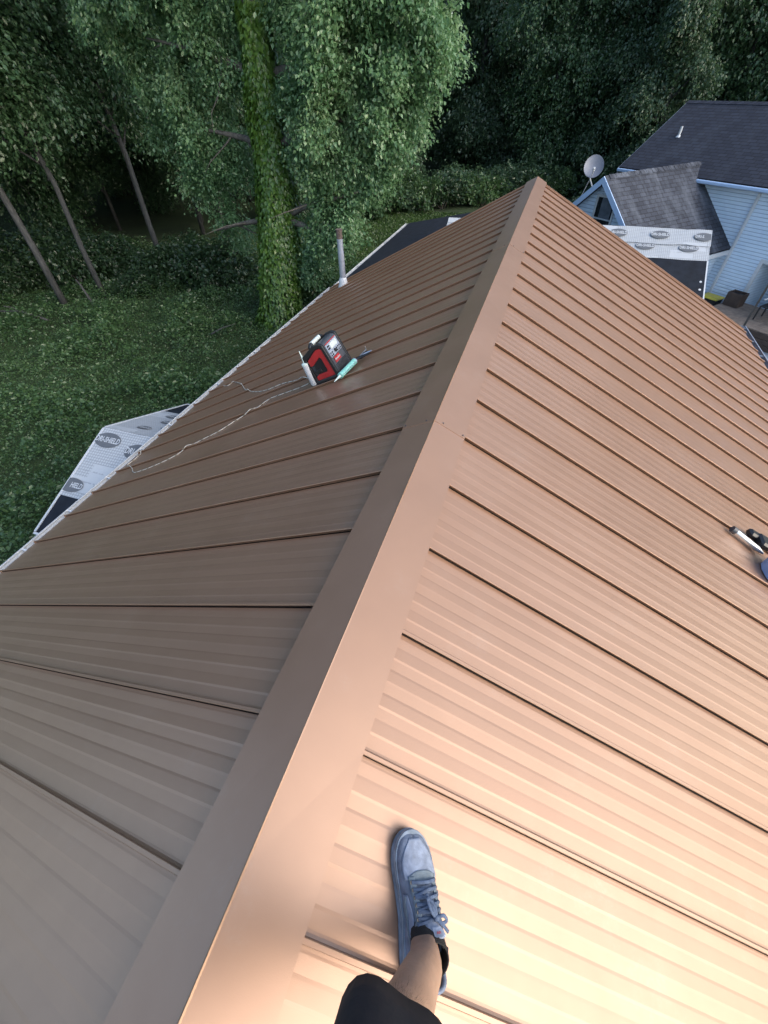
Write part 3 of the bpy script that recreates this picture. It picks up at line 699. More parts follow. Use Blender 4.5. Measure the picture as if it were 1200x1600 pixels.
# deck, patio and small things by the entry
pat = MB(); pat.add([W(2.7, -7, GC + .012), W(12, -7, GC + .012), W(12, 4.55, GC + .012), W(2.7, 4.55, GC + .012)], [(0, 1, 2, 3)]); kind(pat.build('patio', M_CONC), 'structure')
deck = thing('timber_deck', 'low dark timber deck with weathered boards at the white house entry', 'deck', W(5.2, 3.4, GC))
Mr = Matrix(((E1.x, E2.x, 0), (E1.y, E2.y, 0), (0, 0, 1)))
DT = GC + .5
def dbox(name, a, b, c, mat, par=deck):
    m = MB(); m.bbox(W(sum(a) / 2, sum(b) / 2, sum(c) / 2), (a[1] - a[0], b[1] - b[0], c[1] - c[0]), .005, Mr); return m.build(name, mat, par)
k = 2.5
while k < 4.4: dbox('deck_board', (3.45, 7.4), (k, k + .135), (DT - .03, DT), M_WOOD); k += .142
for cc in (0, 1, 2): dbox('skirt_board', (3.44, 7.41), (2.46, 2.492), (GC + .02 + cc * .155, GC + .165 + cc * .155), M_DKWOOD); dbox('skirt_board', (3.405, 3.438), (2.46, 4.5), (GC + .02 + cc * .155, GC + .165 + cc * .155), M_DKWOOD)
tb = thing('planter_box', 'square dark timber box standing on the deck beside the white corner trim', 'planter', W(3.75, 3.9, DT))
for a, b in (((3.5, 4.0), (3.7, 3.74)), ((3.5, 4.0), (4.06, 4.1)), ((3.5, 3.54), (3.742, 4.058)), ((3.96, 4.0), (3.742, 4.058))): dbox('side_panel', a, b, (DT, DT + .42), M_DKWOOD, tb)
dbox('soil', (3.542, 3.958), (3.742, 4.058), (DT + .3, DT + .36), M_BLACK, tb)
pc = thing('patio_chair', 'black slatted patio chair standing on the timber deck', 'chair', W(5.1, 3.5, DT))
for i in range(6): dbox('seat_slat', (4.8, 5.4), (3.25 + i * .085, 3.315 + i * .085), (DT + .40, DT + .43), M_BLACK, pc)
for i in range(6): dbox('back_slat', (4.8, 5.4), (3.78 + i * .02, 3.81 + i * .02), (DT + .48 + i * .085, DT + .545 + i * .085), M_BLACK, pc)
for a in (4.8, 5.36):
    for b in (3.25, 3.74): dbox('leg', (a, a + .04), (b, b + .04), (DT, DT + .398), M_BLACK, pc)
    dbox('back_post', (a, a + .04), (3.905, 3.945), (DT + .3, DT + 1.0), M_BLACK, pc); dbox('armrest', (a, a + .05), (3.25, 3.9), (DT + .6, DT + .63), M_WHITE, pc)
pl = thing('black_post', 'thin black post standing on the patio in front of the deck', 'post', W(5.3, 1.6, GC))
m = MB(); q = W(5.3, 1.6, GC); m.tube([q, q + ZZ * 2.0], .03, 10); m.build('pole', M_BLACK, pl); m = MB(); m.tube([q + ZZ * .012, q + ZZ * .05], [.2, .18], 18); m.build('base', M_BLACK, pl); m = MB(); m.tube([q + ZZ * 2.0, q + ZZ * 2.06], [.045, .02], 10); m.build('finial', M_BLACK, pl)
tq = atZ(1113, 463, GZ + .5)
tote = thing('storage_tote', 'black storage tote with yellow lid against the white siding', 'storage box', (tq.x, tq.y, GZ + .012))
m = MB(); m.box((tq.x, tq.y, GZ + .24), (.5, .38, .44), Mr, taper=1.18); m.build('tub', M_BLACK, tote)
m = MB(); m.bbox((tq.x, tq.y, GZ + .485), (.66, .52, .05), .02, Mr); m.bbox((tq.x, tq.y, GZ + .515), (.5, .36, .03), .01, Mr); m.build('lid', M_YEL, tote)
m = MB(); 
for s_ in (-1, 1): c = V((tq.x, tq.y, GZ + .44)) + E1 * s_ * .31; m.bbox(c, (.06, .16, .05), .01, Mr)
m.build('handle', M_BLACK, tote)

# ------------------------------------------------------------------ tools on the roof
# radio charger: local axes w = along ridge, d = down slope, h = slope normal
def LS(x, y, h=0): return V((x, y, x * .5)) + NL * h       # point on the left slope's reference plane
A0 = LS(-1.149, 3.154, HP)
def Q(w, d, h): return A0 + YY * w + DL * d + NL * h
Mq = Matrix(((0, DL.x, NL.x), (1, DL.y, NL.y), (0, DL.z, NL.z)))
radio = thing('jobsite_radio', 'red and black jobsite radio with display standing on the brown metal roof', 'radio', A0)
def qprism(name, poly, w0, w1, mat, par=radio, bev=0):  # poly in (d, h), extruded along w
    m = MB(); m.prism([Q(w0, d, h) for d, h in poly], YY * (w1 - w0)); o = m.build(name, mat, par)
    if bev: b = o.modifiers.new('b', 'BEVEL'); b.width = bev; b.segments = 3; b.limit_method = 'ANGLE'
    return o
h0 = .026
body = qprism('body', [(.0, h0), (.015, .315), (.04, .335), (.10, .335), (.245, .285), (.26, .26), (.255, h0)], .022, .292, M_DGREY, bev=.012)
# side frames: black rim with red inner frame and an opening
for w0, w1 in ((-.002, .03), (.284, .316)):
    qprism('side_rim', [(-.008, h0 - .004), (.008, .325), (.04, .348), (.11, .348), (.262, .295), (.275, .262), (.27, h0 - .004), (.236, h0 - .004), (.238, .25), (.105, .312), (.05, .312), (.036, .30), (.026, h0 - .004)], w0, w1, M_BLACK, bev=.006)
    inn = (w0 + .006, w1 - .002) if w0 < .1 else (w0 + .002, w1 - .006)
    qprism('red_frame', [(.027, .05), (.037, .29), (.055, .308), (.10, .308), (.232, .245), (.232, .19), (.205, .19), (.10, .24), (.085, .225), (.085, .115), (.098, .10), (.20, .10), (.232, .085), (.232, .05)], *inn, M_RED, bev=.004)
    qprism('foot_rail', [(.0, 0), (.0, .05), (.27, .05), (.27, 0)], w0 - .004, w1 + .004, M_BLACK, bev=.01)
    qprism('battery_bay', [(.088, .118), (.088, .222), (.10, .236), (.20, .188), (.2, .104), (.102, .104)], inn[0] + .01, inn[1] + .004, M_BLACK)
qprism('latch', [(.14, .118), (.14, .15), (.232, .14), (.232, .112)], .0, .02, M_BLACK, bev=.003)
# front: display panel, keys, knob, badge
def fpt(w, h, o=0):  # a point on the front face (faces the ridge)
    d = .015 * (h - h0) / (.315 - h0); return Q(w, d - .001 - o, h)
def fpanel(name, w0, w1, hh0, hh1, mat, o0, o1, par=radio, sk=0):
    m = MB(); m.prism([fpt(w0, hh0, o0), fpt(w1, hh0, o0), fpt(w1 - sk, hh1, o0), fpt(w0 + sk, hh1, o0)], fpt(w0, hh0, o1) - fpt(w0, hh0, o0)); return m.build(name, mat, par)
fp = fpanel('control_panel', .045, .27, .185, .30, M_GALV, 0, .004)
fpanel('display', .115, .245, .242, .288, M_LCD, .0045, .006, fp)
fpanel('red_stripe', .05, .265, .302, .309, M_RED, .0, .003)
m = MB(); c = fpt(.15, .213, .004); nrmf = (fpt(.1, .2, 1) - fpt(.1, .2, 0)).normalized(); m.tube([c, c + nrmf * .016], .016, 16, up=YY); m.build('knob', M_BLACK, fp, 40)
for w_ in (.062, .092, .19, .22, .25):
    for h_ in (.198, .22): 
        m = MB(); c = fpt(w_, h_, .004); m.tube([c, c + nrmf * .004], .008, 8, up=YY); m.build('key', M_BLACK, fp)
for h_ in (.25, .272): fpanel('key', .06, .10, h_, h_ + .014, M_BLACK, .0045, .006, fp)
bdg = fpanel('badge', .065, .185, .128, .178, M_RED, .0, .005, sk=.012)
Mt = plane_M(fpt(.125, .153, .0065), -YY * -1, (fpt(.1, .2) - fpt(.1, .1)))
if Mt.col[2].xyz.dot(nrmf) < 0: Mt = plane_M(fpt(.125, .153, .0065), -YY, (fpt(.1, .2) - fpt(.1, .1)))
link('lettering', text_mesh('Milwaukee', .024, M_WHITE), bdg, M=Mt)
for i in range(7):
    fpanel('grille_bar', .05, .265, .045 + i * .011, .050 + i * .011, M_BLACK, 0, .004)
hn = MB(); hn.tube([Q(.03, .15, .31), Q(.03, .15, .342), Q(.05, .15, .352), Q(.26, .15, .352), Q(.285, .15, .342), Q(.285, .15, .31)], [.016, .017, .017, .017, .017, .016], 10); hn.build('handle', M_BLACK, radio, 50)
hn = MB(); hn.tube([Q(.075, .15, .354), Q(.235, .15, .354)], .020, 12); hn.build('handle_grip', M_LCD, radio, 50)
# spare cartridge leaning on the far side
def cartridge(name, p, d, ln, r, tube_mat, label, group=None):
    d = V(d).normalized(); c = thing(name, label, 'sealant tube', p, group)
    m = MB(); m.tube([p, p + d * .004, p + d * ln], [r * .94, r, r], 20); m.build('barrel', tube_mat, c, 40)
    m = MB(); m.tube([p + d * ln, p + d * (ln + .012), p + d * (ln + .02)], [r * 1.04, r * 1.04, r * .55], 20); m.build('end_cap', M_PALE, c, 40)
    m = MB(); m.tube([p + d * (ln + .02), p + d * (ln + .05), p + d * (ln + .13)], [r * .4, r * .34, r * .12], 12); m.build('nozzle', M_PALE, c, 40)
    return c
cp_ = LS(-1.395 - .075, 3.135, HP + .03)
pt_ = A0 + DL * .305 + YY * .02 + NL * .03
cartridge('sealant_tube', pt_, (NL * .22 + DL * -.035 + YY * -.01), .20, .034, M_WHITE, 'white sealant cartridge standing upright against the back of the red radio')
gun = thing('caulking_gun', 'steel caulking gun holding a teal cartridge lying beside the red radio', 'caulking gun', LS(-1.10, 3.1, HP))
g0 = LS(-1.118, 3.055, HP + .042); g1 = LS(-1.055, 3.355, HP + .048); gd = (g1 - g0).normalized(); gs = gd.cross(NL).normalized()
m = MB(); m.tube([g0 + gd * .06, g1 - gd * .02], .0255, 20); m.build('cartridge', M_TEAL, gun, 40)
m = MB(); m.tube([g0 + gd * .045, g0 + gd * .06], .027, 20); m.build('cartridge_cap', M_TEAL, gun, 40)
m = MB(); m.tube([g1 - gd * .045, g1 - gd * .02], .0272, 20); m.build('cartridge_cap', M_TEAL, gun, 40)
m = MB(); m.tube([g0 - gd * .05, g0 + gd * .02, g0 + gd * .045], [.003, .010, .014], 12); m.build('nozzle', M_PALE, gun, 40)
m = MB(); m.tube([g1 - gd * .02, g1 - gd * .012], .029, 20); 
for s_ in (-1, 1): m.tube([g0 + gd * .05 + gs * s_ * .0275, g1 - gd * .01 + gs * s_ * .0275], .003, 6)
m.build('frame', M_GALV, gun, 40)
m = MB(); m.tube([g1 - gd * .01, g1 + gd * .19, g1 + gd * .195 + NL * .03], .0035, 8); m.build('push_rod', M_STEEL, gun)
m = MB(); q = g1 + gd * .02; m.tube([q, q + gd * .03 + gs * .02, q + gd * .05 + gs * .10, q + gd * .06 + gs * .125], [.014, .014, .011, .009], 8, flat=.6); m.build('handle', M_BLACK, gun, 50)
m = MB(); m.tube([q + gd * .035 + gs * .012, q + gd * .085 + gs * .05, q + gd * .105 + gs * .115], [.008, .008, .007], 8, flat=.6); m.build('trigger', M_GALV, gun, 50)
# wire coil behind the gun
m = MB()
for k in range(4):
    cc = g1 + gd * .10 + gs * .02 + NL * (-.02 + .004 * k); m.tube([cc + gd * (.05 * math.cos(a * PI / 9)) * (1 + .1 * k) + gs * (.022 * math.sin(a * PI / 9)) * (1 + .2 * k) for a in range(19)], .0035, 6, caps=False)
tag(m.build('wire_coil', M_BLACK), 'small coil of black wire lying behind the caulking gun on the roof', 'wire')

def smooth_path(P, sub=8):
    out = []; n = len(P)
    for i in range(n - 1):
        p0, p1, p2, p3 = P[max(i - 1, 0)], P[i], P[i + 1], P[min(i + 2, n - 1)]
        for k in range(sub):
            t = k / sub; out.append(.5 * ((2 * p1) + (p2 - p0) * t + (2 * p0 - 5 * p1 + 4 * p2 - p3) * t * t + (3 * p1 - p0 - 3 * p2 + p3) * t ** 3))
    out.append(P[-1]); return out
def rope(px, label):
    P = []
    for (x, y) in px:
        p = hit(x, y, NL, HP + .006)
        f = ((p.y - LSEAM0) / S) % 1.0
        P.append(p)
    P = smooth_path(P, 10)
    # resample evenly and lift over seams
    L_ = [P[0]]
    for p in P[1:]:
        while (p - L_[-1]).length > .018: L_.append(L_[-1] + (p - L_[-1]).normalized() * .014)
    out = []
    for p in L_:
        d = ((p.y - LSEAM0 - .0055 + S / 2) % S) - S / 2
        out.append(p + NL * (.026 * math.exp(-(d / .035) ** 2)))
    m = MB(); m.tube(out, .0050, 6, alt=lambda i, j: 1 if (i // 2 + j // 2) % 4 == 0 else 0)
    return tag(m.build('rope', [M_ROPE1, M_ROPE2], smooth=True), label, 'rope')
rope([(488, 591), (465, 594), (440, 600), (418, 609), (400, 612), (384, 609), (377, 600), (366, 597), (357, 602), (349, 604)], 'short thin braided cord from the radio fraying out on the roof')
rope([(493, 594), (470, 605), (440, 616), (420, 624), (395, 642), (370, 656), (340, 675), (310, 690), (270, 714), (240, 728), (222, 735), (209, 738), (206, 731), (199, 727), (210, 718), (220, 709), (223, 703), (216, 702)], 'long braided white cord running from the radio to the left eave')

# things at the right edge of the frame on the right slope
def RS(x, y, h=0): return V((x, y, -x * .5)) + NR * h
blue = thing('plastic_tub', 'pale blue plastic tub lying on the bright side of the roof', 'tub', RS(2.42, 2.50, HP))
m = MB(); c = RS(2.44, 2.46, HP + .002)
m.tube([c, c + NR * .004, c + NR * .075, c + NR * .09, c + NR * .09, c + NR * .072, c + NR * .02], [.10, .125, .15, .165, .145, .138, .11], 12, caps=True, up=YY); m.build('shell', M_BLUEP, blue, 30)
m = MB(); m.tube([c + NR * .085, c + NR * .10], [.172, .172], 12, caps=False, up=YY); m.build('rim', M_BLUEP, blue, 30)
g2 = thing('steel_tube_tool', 'grey steel tube tool with black grip lying above the pale blue tub', 'tool', RS(2.15, 2.66, HP))
a = RS(2.115, 2.665, HP + .035); b = RS(2.30, 2.62, HP + .035); dd = (b - a).normalized()
m = MB(); m.tube([a, a + dd * .015, b, b + dd * .06], [.018, .022, .022, .008], 16); m.build('barrel', M_STEEL, g2, 40)
m = MB(); m.tube([a - dd * .012, a + dd * .02], .025, 16); m.build('collar', M_DGREY, g2, 40)
m = MB(); m.bbox(RS(2.33, 2.76, HP + .04), (.14, .07, .05), .015, Matrix.Rotation(TH, 3, 'Y')); m.bbox(RS(2.37, 2.72, HP + .05), (.10, .12, .06), .015, Matrix.Rotation(TH, 3, 'Y')); m.build('grip', M_BLACK, g2)

# ------------------------------------------------------------------ the person standing on the right slope
person = thing('person', 'person in black shorts, low black sock and pale blue lace-up sneaker standing astride the ridge', 'person', RS(.44, 0.0, HP))
def skin_obj(name, verts, edges, rads, mat, parent, root=0, sub=2):
    me = bpy.data.meshes.new(name); me.from_pydata([tuple(v) for v in verts], edges, []); me.materials.append(mat)
    o = link(name, me, parent)
    md = o.modifiers.new('skin', 'SKIN'); md.use_smooth_shade = True
    for i, d in enumerate(me.skin_vertices[0].data): r = rads[i]; d.radius = r if isinstance(r, tuple) else (r, r); d.use_root = (i == root)
    s = o.modifiers.new('sub', 'SUBSURF'); s.levels = sub; s.render_levels = sub
    return o
# foot frame: right foot on the right slope
heel = RS(.456, -.112, HP); toe = RS(.357, .160, HP); fy = (toe - heel).normalized(); fx = fy.cross(NR).normalized(); SL = (toe - heel).length
def FT(x, y, z): return heel + fx * x + fy * y + NR * z
ank = FT(-.013, .058, .108)
knee = V((.366, -.158, .245)); hipR = V((.360, -.40, .72)); pel = V((.25, -.44, .80))
kneeL = V((-.02, -.66, .26)); heelL = LS(-.16, -.92, HP); fyL = (LS(-.24, -.64, HP) - heelL).normalized(); fxL = fyL.cross(NL).normalized(); ankL = heelL + fyL * .058 + NL * .108; hipL = V((.12, -.48, .72))
mid = ank.lerp(knee, .5) + V((.004, -.028, 0)); calf = ank.lerp(knee, .70) + V((.004, -.034, 0)); low = ank.lerp(knee, .22)
toeR = FT(-.006, .085, .072); heelR = FT(-.006, .050, .068)
toeL = heelL + fyL * .085 + NL * .072; 
chest = V((.26, -.42, 1.22)); neck = V((.28, -.38, 1.46)); head = V((.30, -.33, 1.58)); crown_ = V((.30, -.35, 1.68))
shR = V((.45, -.42, 1.38)); shL = V((.08, -.46, 1.38)); elR = V((.58, -.34, 1.16)); elL = V((.02, -.28, 1.18)); wrR = V((.47, -.15, 1.22)); wrL = V((.16, -.14, 1.24))
vs = [pel, hipR, knee, calf, mid, low, ank, toeR, hipL, kneeL, kneeL.lerp(ankL, .4) + V((0, -.02, 0)), ankL, toeL, pel.lerp(chest, .5), chest, neck, head, crown_, shR, elR, wrR, shL, elL, wrL, heelR]
ra = [(.15, .12), .095, .056, .058, .054, .044, .038, .026, .095, .062, .066, .040, .032, (.15, .11), (.17, .12), .055, .085, .06, .06, .045, .032, .06, .045, .032, .030]
ed = [(0, 1), (1, 2), (2, 3), (3, 4), (4, 5), (5, 6), (6, 7), (0, 8), (8, 9), (9, 10), (10, 11), (11, 12), (0, 13), (13, 14), (14, 15), (15, 16), (16, 17), (14, 18), (18, 19), (19, 20), (14, 21), (21, 22), (22, 23), (6, 24)]
# hands with five fingers each, curled round the sides of the phone
for wi, wr, tgt in ((20, wrR, V((.44, -.075, 1.25))), (23, wrL, V((.26, -.085, 1.25)))):
    palm = wr.lerp(tgt, .6); pi_ = len(vs); vs.append(palm); ra.append((.036, .018)); ed.append((wi, pi_))
    d = (tgt - wr).normalized(); sd = V((0, 0, 1)); inn = V((-.8, .0, .0)) if wi == 20 else V((.8, 0, 0))
    for k, (o_, l_) in enumerate(((.030, .068), (.011, .076), (-.009, .072), (-.027, .056))):
        b0 = palm + d * .035 + sd * o_; j1 = b0 + d * l_ * .30 + inn * l_ * .12; j2 = j1 + d * l_ * .12 + inn * l_ * .42
        n0 = len(vs); vs += [b0, j1, j2]; ra += [.0095, .0085, .0075]; ed += [(pi_, n0), (n0, n0 + 1), (n0 + 1, n0 + 2)]
    b0 = palm - d * .005 + sd * .034 + inn * .01; n0 = len(vs); vs += [b0, b0 + d * .02 + sd * .02 + inn * .012, b0 + d * .042 + sd * .022 + inn * .022]; ra += [.012, .010, .008]; ed += [(pi_, n0), (n0, n0 + 1), (n0 + 1, n0 + 2)]
body_o = skin_obj('body', vs, ed, ra, M_SKIN, person)
# shorts: an open leg hem with folds, joined at the waist
m = MB()
def short_leg(hip, kn, seedv, rh):
    d = (kn - hip).normalized(); hem = kn - d * .03; a = d.cross(V((0, 1, 0))).normalized(); b = d.cross(a)
    def fn(u, v):
        w = 2 * PI * u; c = hip.lerp(hem, v); r = (.118 * (1 - v) + rh * v)
        r *= 1 + (.055 * math.sin(3 * w + seedv + 2 * v) + .035 * math.sin(5 * w + 7 * v)) * (0.35 + v * .9) + .05 * noise.noise(V((math.cos(w) * 2, math.sin(w) * 2, v * 5 + seedv)))
        return c + a * (r * math.cos(w)) + b * (r * math.sin(w) * 1.06) + d * (.012 * math.sin(2 * w + seedv) * v)
    m.grid(fn, 40, 16)
short_leg(hipR + V((.06, -.01, .03)), knee + V((.034, -.008, 0)), .7, .104); short_leg(hipL + ZZ * .03, kneeL, 2.1, .098)
m.grid(lambda u, v: pel + V((.185 * math.cos(2 * PI * u), .135 * math.sin(2 * PI * u), -.14 + .30 * v)), 32, 6)
so = m.build('shorts', M_SHORT, person, True); md = so.modifiers.new('s', 'SOLIDIFY'); md.thickness = .005
# stitched hem line
d = (knee - hipR).normalized()
skin_obj('shirt', [pel + ZZ * .1, pel.lerp(chest, .5), chest, neck - ZZ * .06, shR, shR.lerp(elR, .6), shL, shL.lerp(elL, .6)], [(0, 1), (1, 2), (2, 3), (2, 4), (4, 5), (2, 6), (6, 7)], [(.18, .14), (.175, .13), (.19, .14), .07, .075, .065, .075, .065], M_SHIRT, person, sub=2)
# face and hair
fd = V((.05, .55, -.6)).normalized(); 
m = MB()
m.tube([crown_ + V((0, -.02, .05)), crown_ + V((0, -.02, .02)), head + V((0, -.035, .05)), head + V((0, -.05, -.01))], [.03, .082, .098, .075], 20); m.build('hair', M_HAIR, person, True)
fc = head + V((.0, .085, .0))
m = MB(); m.tube([fc + V((0, -.01, .03)), fc + V((0, .012, .0)), fc + V((0, .014, -.012)), fc + V((0, -.01, -.02))], [.006, .011, .013, .006], 8); m.build('nose', M_SKIN, person, True)
for s_ in (-1, 1):
    m = MB(); c = fc + V((s_ * .032, -.012, .03)); m.tube([c + V((0, -.008, 0)), c + V((0, .004, 0)), c + V((0, .008, 0))], [.012, .010, .004], 10); m.build('eye', M_BLACK, person, True)
    m = MB(); c = head + V((s_ * .088, -.01, .01)); m.tube([c + ZZ * .03, c + V((s_ * .01, 0, .015)), c + V((s_ * .008, 0, -.012)), c - ZZ * .03], [.006, .012, .010, .005], 8); m.build('ear', M_SKIN, person, True)
m = MB(); c = fc + V((0, -.008, -.045)); m.tube([c - V((.024, .006, 0)), c, c + V((.024, -.006, 0))], [.004, .008, .004], 8); m.build('mouth', M_RUST, person, True)
# leg hairs
rh_ = random.Random(12); m = MB()
for k in range(1700):
    t = rh_.uniform(.12, .88); c = ank.lerp(knee, t) + V((.004, -.03, 0)) * math.sin(t * PI) * .9; r = np.interp(t, [0, .22, .5, .7, 1], [.036, .044, .057, .06, .058]) * .80
    w = rh_.uniform(0, 2 * PI); d = (knee - ank).normalized(); a_ = d.cross(V((0, 1, 0))).normalized(); b_ = d.cross(a_); n_ = a_ * math.cos(w) + b_ * math.sin(w)
    p = c + n_ * r; tdir = (n_ * .5 - d * 1.0 + a_ * rh_.uniform(-.5, .5) + b_ * rh_.uniform(-.5, .5)).normalized(); L_ = rh_.uniform(.006, .014); sd_ = tdir.cross(n_).normalized() * .00016
    m.add([p - sd_, p + sd_, p + tdir * L_], [(0, 1, 2)])
kind(m.build('leg_hair', M_HAIR, person), 'stuff')
# sock
m = MB(); sk = [FT(-.004, .125, .052), FT(-.005, .098, .068), FT(-.007, .076, .090), FT(-.012, .064, .110), FT(-.016, .058, .124)]
m.tube(sk, [.031, .037, .040, .039, .0375], 24, caps=False)
sock = m.build('sock', M_SOCK, person, True); md = sock.modifiers.new('s', 'SOLIDIFY'); md.thickness = .003
Mt = plane_M(FT(.0275, .066, .106), fy * .25 - NR * 1.0, fy + NR * .25)
if Mt.col[2].xyz.dot(fx) < 0: Mt = plane_M(FT(.0275, .066, .106), -(fy * .25 - NR), fy + NR * .25)
link('lettering', text_mesh('BE', .028, M_WHITE), sock, M=Mt)
# left foot's plain shoe on the other slope (behind the camera)

# ---------------- sneaker
st = [0, .015, .05, .12, .25, .40, .55, .68, .78, .86, .93, .975, 1.0]
hw = [.005, .024, .036, .042, .043, .043, .048, .053, .0525, .047, .036, .021, .004]
cxs = [0, 0, 0, 0, .001, .002, .001, -.001, -.004, -.007, -.010, -.012, -.013]
def fh(s): return float(np.interp(s, st, hw))
def fc_(s): return float(np.interp(s, st, cxs))
def sole_rise(s): return .012 * max(0, (s - .78) / .22) ** 2 + .004 * max(0, (.08 - s) / .08)
LEN = SL
shoe = None
# midsole/outsole: stacked outline rings
m = MB(); ns = 64
def ring(scale, z, ext=0):
    pts = []
    for i in range(ns):
        w = 2 * PI * i / ns; s = .5 - .5 * math.cos(w); side = 1 if math.sin(w) >= 0 else -1
        pts.append((fc_(s) + side * (fh(s) * scale + ext * min(1, fh(s) / .02)), s * LEN + ext * (-math.cos(w)), z + sole_rise(s)))
    return pts
rings = [ring(.96, .001, .001), ring(1, .002, .004), ring(1, .010, .0045), ring(1, .0105, .0035), ring(1, .026, .0035), ring(1, .031, .0025), ring(.97, .0325, .0)]
vs_ = [FT(*p) for r in rings for p in r]; fs = []
for k in range(len(rings) - 1):
    for i in range(ns): fs.append((k * ns + i, k * ns + (i + 1) % ns, (k + 1) * ns + (i + 1) % ns, (k + 1) * ns + i))
fs.append(tuple(range(ns))[::-1]); fs.append(tuple((len(rings) - 1) * ns + i for i in range(ns)))
m.add(vs_, fs); sole = m.build('shoe_sole', M_SOLE, person, 50)
m = MB(); vs_ = [FT(*p) for p in ring(1, .027, .0042) + ring(1, .0288, .0042)]
m.add(vs_, [(i, (i + 1) % ns, ns + (i + 1) % ns, ns + i) for i in range(ns)]); m.build('sole_stitch_line', M_WHITE, sole, True)
# upper surface S(s, phi): phi 0 = outer (right) edge, pi = inner (left) edge
hs = [0, .03, .10, .20, .30, .38, .45, .55, .65, .75, .85, .93, .98, 1]
ht = [.094, .099, .090, .080, .086, .092, .090, .078, .066, .057, .050, .041, .026, .012]
def US(s, phi, off=0):
    w = fh(s) * 1.0; h = float(np.interp(s, hs, ht)) - .022
    cph, sph = math.cos(phi), math.sin(phi)
    e1 = .55 if s > .45 else .40
    x = math.copysign(abs(cph) ** e1, cph) * w * (1 - .10 * (1 if s < .45 else .5) * sph ** 2 * 0) ; z = .027 + sole_rise(s) + abs(sph) ** .85 * h
    x *= 1 - .28 * (max(0, sph) ** 3) * (1 if s > .4 else .35)
    if off:
        e = 1e-3
        p = US(s, phi); ds = (US(min(s + e, .999), phi) - US(max(s - e, .001), phi)); dp = (US(s, phi + e) - US(s, phi - e))
        n = dp.cross(ds)
        if n.length > 1e-12:
            n.normalize()
            if n.dot(p - V((fc_(s), s * LEN, .03))) < 0: n = -n
            return p + n * off
        return p
    return V((fc_(s) + x, s * LEN, z))
def FV(p): return FT(p.x, p.y, p.z)
m = MB(); NS_ = 60
def lim(s): return PI / 2 if s > .40 else (PI / 2 - (PI / 2 - 1.12) * min(1, (.40 - s) / .05) if s < .40 else PI / 2)
for sd in (0, 1):
    def fn(u, v):
        s = u; p = v * lim(s)
        return FV(US(s, p if sd == 0 else PI - p))
    m.grid(fn, NS_, 14)
upper = m.build('shoe_upper', M_SHOE2, person, True); md = upper.modifiers.new('s', 'SOLIDIFY'); md.thickness = .004; md.offset = -1
def patch(name, fn, nu, nv, mat, off=.0015, par=upper, thick=.0012):
    m = MB(); m.grid(lambda u, v: FV(US(*fn(u, v), off)), nu, nv); o = m.build(name, mat, par, True); md = o.modifiers.new('s', 'SOLIDIFY'); md.thickness = thick; return o
# toe box panel (rounded), eyestays, throat cap, heel counter, side stripe
def toe_fn(u, v):
    s = .655 + .285 * u; k = math.sin(PI * min(1, max(.0, .10 + .52 * (1 - u)))) ** .55
    hwid = 1.02 * k * (1 - .35 * u ** 3); return s, PI / 2 + (v - .5) * 2 * hwid
patch('toe_panel', toe_fn, 20, 18, M_SHOE)
patch('quarter_panel', lambda u, v: (.30 + .26 * u, PI - (.25 + .55 * v * (1 - .4 * u))), 12, 8, M_SHOE)
patch('quarter_panel', lambda u, v: (.30 + .26 * u, (.25 + .55 * v * (1 - .4 * u))), 12, 8, M_SHOE)
for sd in (0, 1):
    patch('eyestay', lambda u, v: (.365 + .315 * u, (lambda p: p if sd == 0 else PI - p)(.80 + .04 * u + .38 * v)), 16, 6, M_SHOE3, .0025)
    def sw(u, v):  # curved side stripe: fat hook that tapers to the heel
        s = .56 - .42 * u; w_ = .20 * (1 - u) ** 1.2 * (1 if u > .12 else u / .12) + .012; c_ = .34 + .34 * u ** 1.4 + .14 * math.sin(PI * min(1, u * 1.2)) * -.8 + (.10 if u < .1 else 0)
        p = max(.06, c_ + (v - .5) * w_); return s, (p if sd == 0 else PI - p)
    patch('side_stripe', sw, 20, 4, M_SHOE3, .0032)
patch('throat_cap', lambda u, v: (.640 + .075 * u * (1 - .9 * abs(v - .5) ** 2 * 4 * .55), PI / 2 + (v - .5) * 1.28), 8, 14, M_SHOE3, .0028)
# collar padding
m = MB(); col_ = []
for i in range(41):
    t = i / 40; 
    if t < .5: s = .40 - .398 * math.sin(t * PI); sdv = 0
    else: s = .40 - .398 * math.sin(t * PI); sdv = 1
    col_.append(FV(US(max(.004, s), (lim(s) if sdv == 0 else PI - lim(s)))))
m.tube(col_, .006, 8); m.build('shoe_collar', M_SHOE2, upper, True)
# insole shadow gap is real: foot fills it; tongue
m = MB(); 
def tg(u, v):
    s = .62 - .30 * u; base = US(max(s, .401), PI / 2); lift = .004 + .030 * max(0, (u - .55) / .45) ** 1.3
    return FT(base.x + (v - .5) * (.034 + .012 * u) , s * LEN, (base.z if s > .401 else US(.401, PI / 2).z) + lift - .010 * (2 * (v - .5)) ** 2)
m.grid(tg, 16, 8); tongue = m.build('tongue', M_SHOE, upper, True); md = tongue.modifiers.new('s', 'SOLIDIFY'); md.thickness = .006
m = MB(); m.grid(lambda u, v: (lambda a, n: a + NR * .0045)(V(tg(.80 + .17 * u, .24 + .52 * v)), 0), 4, 4); lab = m.build('tongue_label', M_SHOE, tongue, True)
pA = V(tg(.89, .5)) + NR * .0075; Mt = plane_M(pA, fx, (V(tg(.82, .5)) - V(tg(.95, .5))))
link('lettering', text_mesh('AIR', .008, M_RED), lab, M=Mt)
